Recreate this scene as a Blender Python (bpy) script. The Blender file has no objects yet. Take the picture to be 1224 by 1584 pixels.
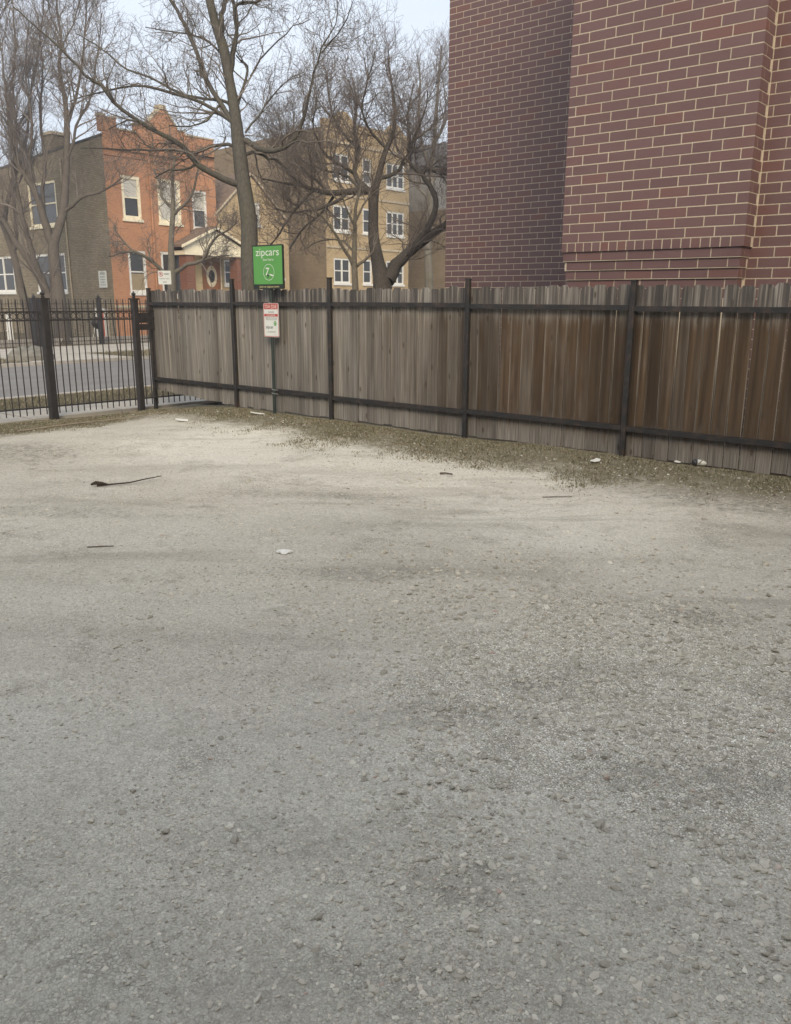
import bpy, math, random
import numpy as np
from mathutils import Vector, Matrix

random.seed(7)
rng = np.random.default_rng(7)
SC = bpy.context.scene
COL = SC.collection

# ------------------------------------------------------------------ camera, world, sun, exposure
CAM_H = 1.64
PITCH, ROLL = math.radians(14.3), math.radians(0.2)
cam_data = bpy.data.cameras.new('camera')
cam = bpy.data.objects.new('camera', cam_data); COL.objects.link(cam)
fw = Vector((0, math.cos(PITCH), -math.sin(PITCH)))
up0 = Vector((0, math.sin(PITCH), math.cos(PITCH))); rt0 = Vector((1, 0, 0))
RT = rt0 * math.cos(ROLL) + up0 * math.sin(ROLL)
UP = up0 * math.cos(ROLL) - rt0 * math.sin(ROLL)
cam.matrix_world = Matrix(((RT.x, UP.x, -fw.x, 0), (RT.y, UP.y, -fw.y, 0), (RT.z, UP.z, -fw.z, CAM_H), (0, 0, 0, 1)))
cam_data.sensor_fit = 'VERTICAL'
cam_data.sensor_height = 24
cam_data.lens = 24 * 1290 / 1584
cam_data.clip_end = 2000
SC.camera = cam

SUN_EL, SUN_AZ = math.radians(33), math.radians(176)     # azimuth clockwise from +Y: behind the camera, to the right
world = bpy.data.worlds.new('World'); SC.world = world
world.use_nodes = True
wn = world.node_tree; wn.nodes.clear()
wo = wn.nodes.new('ShaderNodeOutputWorld'); wb = wn.nodes.new('ShaderNodeBackground')
sky = wn.nodes.new('ShaderNodeTexSky'); sky.sky_type = 'NISHITA'; sky.sun_disc = False
sky.sun_elevation = SUN_EL; sky.sun_rotation = SUN_AZ
sky.air_density = 1.0; sky.dust_density = 4.0; sky.ozone_density = 1.0
wmix = wn.nodes.new('ShaderNodeMix'); wmix.data_type = 'RGBA'
wnoise = wn.nodes.new('ShaderNodeTexNoise'); wnoise.inputs['Scale'].default_value = 1.6; wnoise.inputs['Detail'].default_value = 5
wtc = wn.nodes.new('ShaderNodeTexCoord'); wmap = wn.nodes.new('ShaderNodeMapping'); wmap.inputs['Scale'].default_value = (1, 1, 2.6)
wr = wn.nodes.new('ShaderNodeMapRange'); wr.inputs['From Min'].default_value = .3; wr.inputs['From Max'].default_value = .7
wr.inputs['To Min'].default_value = .68; wr.inputs['To Max'].default_value = .9
wn.links.new(wtc.outputs['Generated'], wmap.inputs['Vector']); wn.links.new(wmap.outputs['Vector'], wnoise.inputs['Vector'])
wn.links.new(wnoise.outputs['Fac'], wr.inputs['Value']); wn.links.new(wr.outputs['Result'], wmix.inputs['Factor'])
wn.links.new(sky.outputs['Color'], wmix.inputs['A'])
wmix.inputs['B'].default_value = (6.2, 6.75, 7.55, 1)      # pale veil of high cloud
wn.links.new(wmix.outputs['Result'], wb.inputs['Color'])
wb.inputs['Strength'].default_value = 0.080
wn.links.new(wb.outputs['Background'], wo.inputs['Surface'])

sun_data = bpy.data.lights.new('sun', 'SUN'); sun_data.energy = 1.5; sun_data.angle = math.radians(24)
sun_data.color = (1.0, .86, .66)
sun = bpy.data.objects.new('sun', sun_data); COL.objects.link(sun)
sd = Vector((math.sin(SUN_AZ) * math.cos(SUN_EL), math.cos(SUN_AZ) * math.cos(SUN_EL), math.sin(SUN_EL)))
sun.rotation_euler = sd.to_track_quat('Z', 'Y').to_euler()
sun.location = sd * 60

SC.view_settings.view_transform = 'Standard'; SC.view_settings.look = 'None'
SC.view_settings.gamma = 1; SC.view_settings.use_curve_mapping = False
SC.view_settings.exposure = 1.03
SC.render.engine = 'CYCLES'
SC.cycles.max_bounces = 5; SC.cycles.diffuse_bounces = 3; SC.cycles.glossy_bounces = 2
SC.cycles.transmission_bounces = 2; SC.cycles.use_denoising = True
SC.cycles.caustics_reflective = False; SC.cycles.caustics_refractive = False

# ------------------------------------------------------------------ site frame: s runs along the wood fence (to the right), d away from the camera
PSI = math.radians(-40)
HD = Vector((math.cos(PSI), math.sin(PSI), 0)); ND = Vector((-math.sin(PSI), math.cos(PSI), 0))
def W(s, d, z=0.0): return HD * s + ND * d + Vector((0, 0, z))

# ------------------------------------------------------------------ helpers: objects
def link(o, parent=None, kind=None):
    COL.objects.link(o)
    if parent is not None: o.parent = parent
    if kind: o['kind'] = kind
    return o
def thing(name, label, cat, s=0, d=0, z=0, rot=None, group=None):
    o = bpy.data.objects.new(name, None); COL.objects.link(o)
    o.empty_display_size = .2
    o.location = W(s, d, z); o.rotation_euler = (0, 0, PSI if rot is None else rot)
    o['label'] = label; o['category'] = cat
    if group: o['group'] = group
    return o
def tag(o, label, cat, group=None):
    o['label'] = label; o['category'] = cat
    if group: o['group'] = group
    return o

class MB:
    """collects shapes and links them as one mesh object"""
    def __init__(self): self.v = []; self.f = []; self.smooth = False
    def quad(self, a, b, c, d):
        n = len(self.v); self.v += [a, b, c, d]; self.f.append((n, n+1, n+2, n+3)); return self
    def poly(self, pts):
        n = len(self.v); self.v += list(pts); self.f.append(tuple(range(n, n+len(pts)))); return self
    def box(self, x0, x1, y0, y1, z0, z1, ch=0.0):
        n = len(self.v)
        if ch <= 0:
            self.v += [(x0,y0,z0),(x1,y0,z0),(x1,y1,z0),(x0,y1,z0),(x0,y0,z1),(x1,y0,z1),(x1,y1,z1),(x0,y1,z1)]
            self.f += [tuple(n+i for i in q) for q in ((0,3,2,1),(4,5,6,7),(0,1,5,4),(1,2,6,5),(2,3,7,6),(3,0,4,7))]
        else:
            c = ch; ring = lambda z, k: [(x0+k,y0,z),(x1-k,y0,z),(x1,y0+k,z),(x1,y1-k,z),(x1-k,y1,z),(x0+k,y1,z),(x0,y1-k,z),(x0,y0+k,z)]
            self.v += ring(z0, c) + ring(z1, c)
            self.f += [tuple(n+i for i in range(7,-1,-1)), tuple(n+8+i for i in range(8))]
            self.f += [(n+i, n+(i+1)%8, n+8+(i+1)%8, n+8+i) for i in range(8)]
        return self
    def prism(self, pts, axis, a0, a1):
        """pts: 2-D outline (counter-clockwise), extruded along axis 'x','y' or 'z'"""
        def P(p, a): return {'x': (a, p[0], p[1]), 'y': (p[0], a, p[1]), 'z': (p[0], p[1], a)}[axis]
        n = len(self.v); k = len(pts)
        self.v += [P(p, a0) for p in pts] + [P(p, a1) for p in pts]
        self.f += [tuple(n+i for i in range(k-1,-1,-1)), tuple(n+k+i for i in range(k))]
        self.f += [(n+i, n+(i+1)%k, n+k+(i+1)%k, n+k+i) for i in range(k)]
        return self
    def tube(self, pts, rad, sides=8, cap=True):
        pts = [Vector(p) for p in pts]; n0 = len(self.v); m = len(pts)
        if not hasattr(rad, '__len__'): rad = [rad]*m
        ref = None
        for i, p in enumerate(pts):
            t = (pts[min(i+1,m-1)] - pts[max(i-1,0)]).normalized()
            if ref is None: ref = t.orthogonal().normalized()
            ref = (ref - t*ref.dot(t)).normalized(); b = t.cross(ref)
            for k in range(sides):
                a = 2*math.pi*k/sides
                self.v.append(tuple(p + (ref*math.cos(a) + b*math.sin(a))*rad[i]))
        for i in range(m-1):
            for k in range(sides):
                a = n0+i*sides+k; b_ = n0+i*sides+(k+1)%sides
                self.f.append((a, b_, b_+sides, a+sides))
        if cap:
            self.f.append(tuple(n0+k for k in range(sides-1,-1,-1)))
            self.f.append(tuple(n0+(m-1)*sides+k for k in range(sides)))
        return self
    def lathe(self, prof, sides=16, cx=0, cy=0):
        n0 = len(self.v)
        for r, z in prof:
            for k in range(sides):
                a = 2*math.pi*k/sides; self.v.append((cx+r*math.cos(a), cy+r*math.sin(a), z))
        for i in range(len(prof)-1):
            for k in range(sides):
                a = n0+i*sides+k; b = n0+i*sides+(k+1)%sides
                self.f.append((a, b, b+sides, a+sides))
        self.f.append(tuple(n0+k for k in range(sides-1,-1,-1)))
        self.f.append(tuple(n0+(len(prof)-1)*sides+k for k in range(sides)))
        return self
    def ring(self, c, R, r, axis='x', seg=16, sides=5):
        n0 = len(self.v)
        for i in range(seg):
            a = 2*math.pi*i/seg
            for k in range(sides):
                b = 2*math.pi*k/sides; q = R + r*math.cos(b); h = r*math.sin(b)
                u, w_ = q*math.cos(a), q*math.sin(a)
                p = {'x': (h, u, w_), 'y': (u, h, w_), 'z': (u, w_, h)}[axis]
                self.v.append((c[0]+p[0], c[1]+p[1], c[2]+p[2]))
        for i in range(seg):
            for k in range(sides):
                a = n0+i*sides+k; b = n0+i*sides+(k+1)%sides
                c_ = n0+((i+1)%seg)*sides+(k+1)%sides; d = n0+((i+1)%seg)*sides+k
                self.f.append((a, d, c_, b) if axis != 'y' else (a, b, c_, d))
        return self
    def mesh(self, name, m):
        me = bpy.data.meshes.new(name); me.from_pydata([tuple(p) for p in self.v], [], self.f)
        if m is not None: me.materials.append(m)
        if self.smooth: me.polygons.foreach_set('use_smooth', [True]*len(me.polygons))
        me.update(); return me
    def build(self, name, m, parent=None, kind=None, loc=None, rot=None):
        o = bpy.data.objects.new(name, self.mesh(name, m)); link(o, parent, kind)
        if loc is not None: o.location = loc
        if rot is not None: o.rotation_euler = rot
        return o

def np_mesh(name, verts, faces, m, parent=None, kind=None, smooth=False):
    """verts (N,3), faces (M,k) arrays"""
    me = bpy.data.meshes.new(name)
    verts = np.ascontiguousarray(verts, np.float32); faces = np.ascontiguousarray(faces, np.int32)
    k = faces.shape[1]; M = len(faces)
    me.vertices.add(len(verts)); me.vertices.foreach_set('co', verts.ravel())
    me.loops.add(M*k); me.loops.foreach_set('vertex_index', faces.ravel())
    me.polygons.add(M); me.polygons.foreach_set('loop_start', np.arange(0, M*k, k, dtype=np.int32))
    me.polygons.foreach_set('use_smooth', np.full(M, smooth))
    me.update(calc_edges=True)
    if m is not None: me.materials.append(m)
    o = bpy.data.objects.new(name, me); return link(o, parent, kind)

# ------------------------------------------------------------------ helpers: materials
class NT:
    def __init__(self, name):
        self.m = bpy.data.materials.new(name); self.m.use_nodes = True
        self.t = self.m.node_tree; self.t.nodes.clear()
        self.out = self.t.nodes.new('ShaderNodeOutputMaterial')
        self.b = self.t.nodes.new('ShaderNodeBsdfPrincipled')
        self.t.links.new(self.b.outputs[0], self.out.inputs[0])
    def set(self, sock, v):
        if hasattr(v, 'is_linked') or hasattr(v, 'links'): self.t.links.new(v, sock)
        elif isinstance(v, (tuple, list)):
            sock.default_value = tuple(v) + ((1,) if len(v) == 3 and len(sock.default_value) == 4 else ())
        else: sock.default_value = v
    def node(self, typ, **kw):
        n = self.t.nodes.new(typ)
        for k, v in kw.items(): setattr(n, k, v)
        return n
    def math(self, op, a, b=0.0, c=0.0, clamp=False):
        n = self.node('ShaderNodeMath', operation=op, use_clamp=clamp)
        self.set(n.inputs[0], a); self.set(n.inputs[1], b); self.set(n.inputs[2], c)
        return n.outputs[0]
    def mix(self, f, a, b, mode='MIX'):
        n = self.node('ShaderNodeMix', data_type='RGBA', blend_type=mode)
        self.set(n.inputs[0], f); self.set(n.inputs[6], a); self.set(n.inputs[7], b); return n.outputs[2]
    def ramp(self, f, stops, interp='LINEAR'):
        n = self.node('ShaderNodeValToRGB'); cr = n.color_ramp; cr.interpolation = interp
        while len(cr.elements) < len(stops): cr.elements.new(.5)
        for e, (p, c) in zip(cr.elements, stops):
            e.position = p; e.color = tuple(c) + (1,) if hasattr(c, '__len__') else (c, c, c, 1)
        self.set(n.inputs[0], f); return n.outputs[0]
    def rng(self, v, a, b, c=0.0, d=1.0, smooth=False):
        n = self.node('ShaderNodeMapRange', interpolation_type='SMOOTHSTEP' if smooth else 'LINEAR')
        for i, x in enumerate((v, a, b, c, d)): self.set(n.inputs[i], x)
        return n.outputs[0]
    def coord(self, which='Object'): return self.node('ShaderNodeTexCoord').outputs[which]
    def pos(self): return self.node('ShaderNodeNewGeometry').outputs['Position']
    def island(self): return self.node('ShaderNodeNewGeometry').outputs['Random Per Island']
    def objrand(self): return self.node('ShaderNodeObjectInfo').outputs['Random']
    def map(self, v, scale=(1,1,1), loc=(0,0,0), rot=(0,0,0)):
        n = self.node('ShaderNodeMapping'); self.set(n.inputs[0], v)
        self.set(n.inputs[1], loc); self.set(n.inputs[2], rot); self.set(n.inputs[3], scale); return n.outputs[0]
    def noise(self, v, scale, detail=4, rough=.55, dist=0.0, out=0):
        n = self.node('ShaderNodeTexNoise'); self.set(n.inputs['Vector'], v)
        self.set(n.inputs['Scale'], scale); self.set(n.inputs['Detail'], detail)
        self.set(n.inputs['Roughness'], rough); self.set(n.inputs['Distortion'], dist); return n.outputs[out]
    def voro(self, v, scale, feature='F1', out='Distance', rand=1.0):
        n = self.node('ShaderNodeTexVoronoi', feature=feature); self.set(n.inputs['Vector'], v)
        self.set(n.inputs['Scale'], scale); self.set(n.inputs['Randomness'], rand); return n.outputs[out]
    def sep(self, v):
        n = self.node('ShaderNodeSeparateXYZ'); self.set(n.inputs[0], v); return n.outputs
    def vadd(self, a, b):
        n = self.node('ShaderNodeVectorMath', operation='ADD'); self.set(n.inputs[0], a); self.set(n.inputs[1], b); return n.outputs[0]
    def vscale(self, a, k):
        n = self.node('ShaderNodeVectorMath', operation='SCALE'); self.set(n.inputs[0], a); self.set(n.inputs['Scale'], k); return n.outputs[0]
    def bump(self, h, strength=.5, dist=.01, prev=None):
        n = self.node('ShaderNodeBump'); self.set(n.inputs['Strength'], strength); self.set(n.inputs['Distance'], dist)
        self.set(n.inputs['Height'], h)
        if prev is not None: self.set(n.inputs['Normal'], prev)
        return n.outputs[0]
    def fin(self, color=None, rough=.8, bump=None, spec=.3, metal=0.0):
        if color is not None: self.set(self.b.inputs['Base Color'], color)
        self.set(self.b.inputs['Roughness'], rough); self.set(self.b.inputs['Specular IOR Level'], spec)
        self.set(self.b.inputs['Metallic'], metal)
        if bump is not None: self.set(self.b.inputs['Normal'], bump)
        return self.m

def plain(name, col, rough=.7, spec=.3, var=.12, scale=6, metal=0.0):
    n = NT(name); p = n.coord()
    f = n.noise(p, scale, 5, .6)
    c = n.mix(n.rng(f, .3, .7), tuple(x*(1-var) for x in col), tuple(min(1, x*(1+var)) for x in col))
    return n.fin(c, rough, n.bump(n.noise(p, scale*9, 3), .15, .004), spec, metal)

M = {}
def brick_piece(name, island):
    n = NT(name); r = n.island() if island else n.objrand()
    c = n.ramp(r, [(0, (.128,.066,.064)), (.25, (.150,.077,.074)), (.5, (.138,.071,.066)), (.75, (.160,.084,.081)), (.93, (.160,.073,.062)), (1, (.185,.076,.058))])
    p = n.pos()
    g = n.noise(p, 5.5, 3, .5); c = n.mix(n.rng(g, .35, .75, 0, .35), c, (.175,.110,.106))
    f = n.noise(p, 220, 3, .6)
    c = n.mix(.25, c, n.ramp(f, [(.25, (.06,.035,.033)), (.8, (.22,.15,.14))]))
    return n.fin(c, n.rng(g, .3, .7, .42, .62), n.bump(f, .25, .002), .45)
M['brick'] = brick_piece('brick_face', False); M['brickwork'] = brick_piece('brickwork_face', True)
n = NT('mortar'); p = n.pos(); f = n.noise(p, 60, 4)
M['mortar'] = n.fin(n.ramp(f, [(.3, (.44,.375,.28)), (.7, (.58,.50,.385))]), .9, n.bump(f, .4, .003), .2)

# weathered picket: obj.color r = how brown the sheltered middle is, g,b = offsets of its own grain
n = NT('weathered_picket'); oi = n.node('ShaderNodeObjectInfo'); oc = n.node('ShaderNodeSeparateColor'); n.set(oc.inputs[0], oi.outputs['Color'])
p = n.coord(); rnd = n.math('MULTIPLY', oc.outputs[1], 37.0); rnd2 = n.math('MULTIPLY', oc.outputs[2], 11.0)
cv = n.node('ShaderNodeCombineXYZ'); n.set(cv.inputs[0], rnd); n.set(cv.inputs[1], rnd2); n.set(cv.inputs[2], rnd)
q = n.vadd(p, cv.outputs[0])
xyz = n.sep(p)
qs = n.sep(q); kc = n.node('ShaderNodeCombineXYZ'); n.set(kc.inputs[0], n.math('MULTIPLY', qs[0], 6.2)); n.set(kc.inputs[1], n.math('MULTIPLY', qs[2], 2.5))
kv = n.node('ShaderNodeTexVoronoi', voronoi_dimensions='2D'); n.set(kv.inputs['Vector'], kc.outputs[0]); n.set(kv.inputs['Scale'], 1.0)
kn = n.math('ADD', kv.outputs['Distance'], n.math('MULTIPLY', n.math('LESS_THAN', n.sep(kv.outputs['Color'])[1], .62), .5))      # knots
knot = n.rng(kn, .04, .13, 1, 0, True)
warp = n.rng(kn, .0, .40, 1, 0, True)
warpv = n.vadd(n.map(q, (1, 1, .05)), n.vscale(n.noise(n.map(q, (3, 3, .9)), 1.0, 2, .5, 0, 1), .10))
gx = n.sep(warpv)[0]
grain = n.node('ShaderNodeTexWave', wave_type='BANDS', bands_direction='X', wave_profile='SAW')
n.set(grain.inputs['Vector'], warpv); n.set(grain.inputs['Scale'], 9); n.set(grain.inputs['Distortion'], n.math('MULTIPLY_ADD', warp, 9.0, 2.0))
n.set(grain.inputs['Detail'], 3); n.set(grain.inputs['Detail Scale'], 1.2); n.set(grain.inputs['Detail Roughness'], .6)
fine = n.noise(n.map(q, (150, 150, 2.2)), 1.0, 4, .65)
streak = n.noise(n.map(q, (24, 24, .8)), 1.0, 4, .55)
blot = n.noise(n.map(q, (7, 7, 1.6)), 1.0, 3, .5)
grey = n.ramp(streak, [(.22, (.080,.073,.064)), (.40, (.170,.158,.140)), (.60, (.25,.234,.210)), (.85, (.38,.36,.33))])
brown = n.ramp(streak, [(.22, (.022,.013,.007)), (.45, (.052,.032,.017)), (.65, (.088,.057,.031)), (.88, (.155,.110,.068))])
z = xyz[2]
mid = n.math('MULTIPLY', n.rng(n.math('ADD', z, n.math('MULTIPLY', n.math('SUBTRACT', streak, .5), .55)), .18, .42, 0, 1, True),
             n.rng(n.math('ADD', z, n.math('MULTIPLY', n.math('SUBTRACT', streak, .5), .35)), 1.62, 1.36, 0, 1, True))
bf = n.math('MULTIPLY', n.math('MULTIPLY_ADD', mid, .85, .15), n.math('ADD', oc.outputs[0], n.math('MULTIPLY', n.math('SUBTRACT', blot, .5), .8)), clamp=True)
c = n.mix(bf, grey, brown)
c = n.mix(n.math('MULTIPLY', n.math('SUBTRACT', 1.0, grain.outputs['Fac']), .30), c, (.05,.036,.024))
c = n.mix(n.math('MULTIPLY', knot, .75), c, (.045,.030,.019))
topdark = n.math('MULTIPLY', n.rng(z, 1.50, 1.66, 0, 1, True), n.rng(streak, .44, .60, .9, 0))
c = n.mix(topdark, c, (.055,.050,.048))
c = n.mix(n.rng(fine, .36, .62, .42, 0), c, (.045,.036,.029))
hb = n.math('ADD', n.math('MULTIPLY', fine, .6), n.math('ADD', n.math('MULTIPLY', grain.outputs['Fac'], .5), n.math('MULTIPLY', streak, .7)))
gx_ = n.math('ABSOLUTE', n.math('SUBTRACT', n.sep(n.coord('Generated'))[0], .5))
c = n.mix(n.math('MULTIPLY', n.rng(gx_, .44, .495, 0, .5), n.rng(blot, .35, .6)), c, (.30,.28,.245))
c = n.mix(n.math('ABSOLUTE', n.math('SUBTRACT', oc.outputs[2], .5)), c, n.mix(n.math('GREATER_THAN', oc.outputs[2], .5), n.vscale(c, .58), n.vscale(c, 1.4)))
M['picket'] = n.fin(n.vscale(c, 1.22), .85, n.bump(hb, .55, .004), .2)

n = NT('rusty_black_steel'); p = n.coord(); f = n.noise(n.pos(), 9, 6, .65)
c = n.mix(n.rng(f, .48, .72), (.020,.019,.018), (.060,.040,.030))
c = n.mix(n.rng(n.noise(n.pos(), 45, 3), .6, .75, 0, .5), c, (.11,.105,.10))
M['steel'] = n.fin(c, .55, n.bump(f, .2, .003), .4)
M['iron'] = plain('painted_iron_bars', (.030,.026,.024), .5, .4, .35, 14)
M['green_post'] = plain('dark_green_post', (.022,.032,.026), .5, .4, .3, 10)

# two-tone common and pressed brick for the far houses (single bricks are a pixel or two across there)
def brick_wall(name, c1, c2, mortar, dirt=.3, scale=1.0):
    n = NT(name); p = n.coord(); o = n.sep(p); g = n.node('ShaderNodeNewGeometry'); 
    nx = n.sep(n.node('ShaderNodeTexCoord').outputs['Normal'])
    side = n.math('GREATER_THAN', n.math('ABSOLUTE', nx[1]), .7)
    u = n.math('ADD', n.math('MULTIPLY', o[0], side), n.math('MULTIPLY', o[1], n.math('SUBTRACT', 1.0, side)))
    cv = n.node('ShaderNodeCombineXYZ'); n.set(cv.inputs[0], u); n.set(cv.inputs[1], o[2])
    b = n.node('ShaderNodeTexBrick'); n.set(b.inputs['Vector'], cv.outputs[0]); n.set(b.inputs['Scale'], 1.0)
    n.set(b.inputs['Brick Width'], .205*scale); n.set(b.inputs['Row Height'], .075*scale); n.set(b.inputs['Mortar Size'], .012)
    n.set(b.inputs['Mortar Smooth'], .2); n.set(b.inputs['Bias'], 0.0)
    n.set(b.inputs['Color1'], c1); n.set(b.inputs['Color2'], c2); n.set(b.inputs['Mortar'], mortar)
    f = n.noise(p, 1.1, 6, .65); f2 = n.noise(n.map(p, (1, 1, .25)), 5, 4, .6)
    c = n.mix(n.rng(f, .4, .75, 0, dirt), b.outputs['Color'], tuple(x*.45 for x in c1))
    c = n.mix(n.rng(f2, .5, .8, 0, dirt), c, tuple(x*.6 for x in c2))
    return n.fin(c, .9, n.bump(b.outputs['Fac'], .5, -.01), .15)
M['orange_brick'] = brick_wall('orange_pressed_brick', (.49,.235,.125), (.545,.275,.152), (.44,.25,.155), .22)
M['common_brick'] = brick_wall('olive_common_brick', (.235,.195,.130), (.34,.285,.20), (.165,.14,.105), .4)
M['tan_brick'] = brick_wall('tan_yellow_brick', (.50,.37,.205), (.56,.42,.24), (.45,.35,.22), .25)
M['dark_brick'] = brick_wall('brown_side_brick', (.24,.180,.112), (.31,.240,.155), (.18,.14,.095), .35)
M['porch_brick'] = brick_wall('red_porch_brick', (.20,.075,.045), (.26,.10,.06), (.22,.15,.11), .2)
n = NT('grey_clapboard'); p = n.coord(); o = n.sep(p)
M['clapboard'] = n.fin(n.mix(n.rng(n.noise(p, 3, 4), .3, .7), (.24,.225,.20), (.32,.30,.27)), .8, n.bump(n.math('FRACT', n.math('MULTIPLY', o[2], 7.0)), .8, .02), .2)
M['cream'] = plain('cream_paint', (.84,.76,.56), .6, .3, .10, 4)
M['white_paint'] = plain('white_paint', (.76,.75,.70), .6, .3, .10, 5)
M['stone'] = plain('limestone', (.50,.42,.30), .85, .2, .2, 3)
M['roof_brown'] = plain('brown_roofing', (.185,.135,.10), .9, .2, .3, 4); M['yellow_paint'] = plain('pale_yellow_paint', (.74,.60,.34), .6, .3, .08, 4)
M['roof'] = plain('dark_roofing', (.09,.082,.075), .9, .2, .3, 4)
M['door_wood'] = plain('varnished_door', (.30,.13,.055), .5, .4, .2, 4)
M['blind'] = plain('window_blind', (.55,.53,.47), .8, .2, .08, 3)
M['tan_blind'] = plain('tan_blind', (.34,.27,.17), .8, .2, .08, 3)
n = NT('window_glass'); r = n.objrand()
M['glass'] = n.fin(n.ramp(r, [(0, (.03,.032,.035)), (.5, (.055,.055,.055)), (1, (.10,.10,.10))]), .08, None, .5)
M['concrete'] = plain('pale_concrete', (.42,.385,.33), .9, .2, .16, 2.2)
M['kerb_concrete'] = plain('kerb_concrete', (.40,.37,.33), .9, .2, .2, 3)
n = NT('asphalt'); p = n.coord(); o = n.sep(p)
f = n.noise(n.map(p, (1, .25, 1)), 1.4, 5, .6); ff = n.noise(p, 90, 3)
c = n.mix(n.rng(f, .35, .7), (.19,.178,.168), (.255,.242,.226))
c = n.mix(n.rng(ff, .4, .7, 0, .25), c, (.10,.098,.095))
M['asphalt'] = n.fin(c, .85, n.bump(ff, .4, .006), .25)
n = NT('bare_soil'); p = n.coord(); f = n.noise(p, 2.2, 6, .65); ff = n.noise(p, 45, 4, .7)
c = n.mix(n.rng(f, .35, .65), (.085,.065,.042), (.15,.125,.075)); c = n.mix(n.rng(ff, .4, .7, 0, .6), c, (.19,.165,.115))
M['soil'] = n.fin(c, .95, n.bump(ff, .8, .03), .1)

def bark(name, a, b, moss=0.0):
    n = NT(name); p = n.pos(); f = n.noise(n.map(p, (1, 1, .22)), 30, 5, .65); g = n.noise(p, 2.4, 4)
    c = n.mix(n.rng(f, .32, .68), a, b)
    if moss: c = n.mix(n.rng(g, .45, .7, 0, moss), c, (.10,.10,.055))
    return n.fin(c, .9, n.bump(f, .8, .02), .15)
M['bark_main'] = bark('grey_olive_bark', (.066,.059,.049), (.125,.114,.094), .3)
M['bark_dark'] = bark('dark_bark', (.060,.052,.044), (.120,.105,.088))
M['bark_left'] = bark('brown_bark', (.080,.067,.054), (.145,.122,.098))
M['bark_pale'] = bark('pale_bark', (.105,.090,.068), (.19,.168,.132), .2)
M['twig_grey'] = plain('grey_twig', (.185,.160,.135), .85, .2, .25, 2)
M['twig_red'] = plain('reddish_twig', (.180,.150,.128), .85, .2, .25, 2)

# ------------------------------------------------------------------ ground
def fsm(x, a, b):
    t = np.clip((x-a)/(b-a), 0, 1); return t*t*(3-2*t)
def ground_h(s, d):
    s = np.asarray(s, float); d = np.asarray(d, float)
    h = -.13*fsm(-s, 9.3, 12.0) + .055*fsm(d, 6.6, 7.9)*(1-fsm(-s, 10.0, 11.9))
    h = h + .012*np.sin(.9*s+1.3*d) + .010*np.sin(2.1*s-1.1*d+1) + .006*np.sin(3.7*d+.7*s) + .004*np.sin(6.1*s+5.3*d)
    return h

# base sheet out to the horizon
o = MB().quad((-500,-500,0),(500,-500,0),(500,500,0),(-500,500,0)).build('ground', M['soil'], None, 'structure', (0,0,-.30), (0,0,PSI))

# gravel lot: local x = s, y = d
n = NT('dusty_gravel'); p = n.coord(); o3 = n.sep(p); S_, D_ = o3[0], o3[1]; wp = n.pos()
big = n.noise(p, .5, 4, .6); med = n.noise(n.map(p, (1, 1, 1), (3, 7, 0)), 1.6, 5, .62); sm = n.noise(p, 9, 5, .65); grit = n.noise(p, 130, 4, .75)
streak = n.noise(n.map(wp, (.55, 2.2, 1), (4, 2, 0), (0, 0, .18)), 1.0, 6, .65, .6)
# packed stone dust, warm and pale, smeared by tyres
dust = n.ramp(n.math('ADD', n.math('MULTIPLY', streak, .6), n.math('MULTIPLY', med, .4)), [(.30, (.345,.312,.258)), (.45, (.455,.418,.350)), (.58, (.545,.505,.428)), (.72, (.64,.595,.51))])
dust = n.mix(n.rng(n.noise(p, .8, 3, .5, .4), .5, .7, 0, .35), dust, (.47,.405,.345))       # pinkish brick-dust tint
dust = n.mix(n.rng(big, .44, .66, 0, .45), dust, (.60,.56,.475))
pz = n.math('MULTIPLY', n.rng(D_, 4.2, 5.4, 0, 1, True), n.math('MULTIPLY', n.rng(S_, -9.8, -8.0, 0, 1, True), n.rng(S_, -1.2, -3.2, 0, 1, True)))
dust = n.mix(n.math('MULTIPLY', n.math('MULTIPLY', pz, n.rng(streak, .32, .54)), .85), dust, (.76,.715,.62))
near = n.rng(n.math('ADD', n.math('ADD', D_, n.math('MULTIPLY', S_, -.5)), n.math('MULTIPLY', n.math('SUBTRACT', med, .5), 2.4)), 1.35, 2.5, 0, 1, True)  # towards the viewer: coarser stone, and shade painted into the colour
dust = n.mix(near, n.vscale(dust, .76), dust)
g2 = n.noise(p, 46, 4, .7); dust = n.mix(n.rng(g2, .36, .50, .5, 0), dust, n.vscale(dust, .52)); dust = n.mix(n.rng(g2, .55, .70, 0, .4), dust, n.vscale(dust, 1.35))
dust = n.mix(n.rng(grit, .40, .55, .55, 0), dust, n.vscale(dust, .40)); dust = n.mix(n.rng(grit, .60, .72, 0, .35), dust, (.74,.70,.62))
# coarse crushed stone showing through
def blob(s, d, r, q):
    a = n.math('POWER', n.math('MULTIPLY', n.math('SUBTRACT', S_, s), 1/r), 2.0); b = n.math('POWER', n.math('MULTIPLY', n.math('SUBTRACT', D_, d), 1/q), 2.0)
    return n.rng(n.math('ADD', a, b), .1, 1.5, 1, 0, True)
cm = n.math('ADD', n.math('MULTIPLY', n.math('SUBTRACT', n.noise(n.map(p, (1,1,1), (11, 5, 0)), 1.25, 5, .65), .5), 3.4), n.math('MULTIPLY', n.math('SUBTRACT', sm, .5), 1.1))
cm = n.math('ADD', cm, n.math('MULTIPLY', blob(-1.35, 3.3, 1.1, 1.2), 1.0)); cm = n.math('ADD', cm, n.math('MULTIPLY', n.math('SUBTRACT', 1.0, near), .35))
cm = n.rng(cm, -.05, 1.25, 0, 1, True)
wv = n.vadd(p, n.vscale(n.noise(p, 40, 2, .5, 0, 1), .012))
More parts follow.
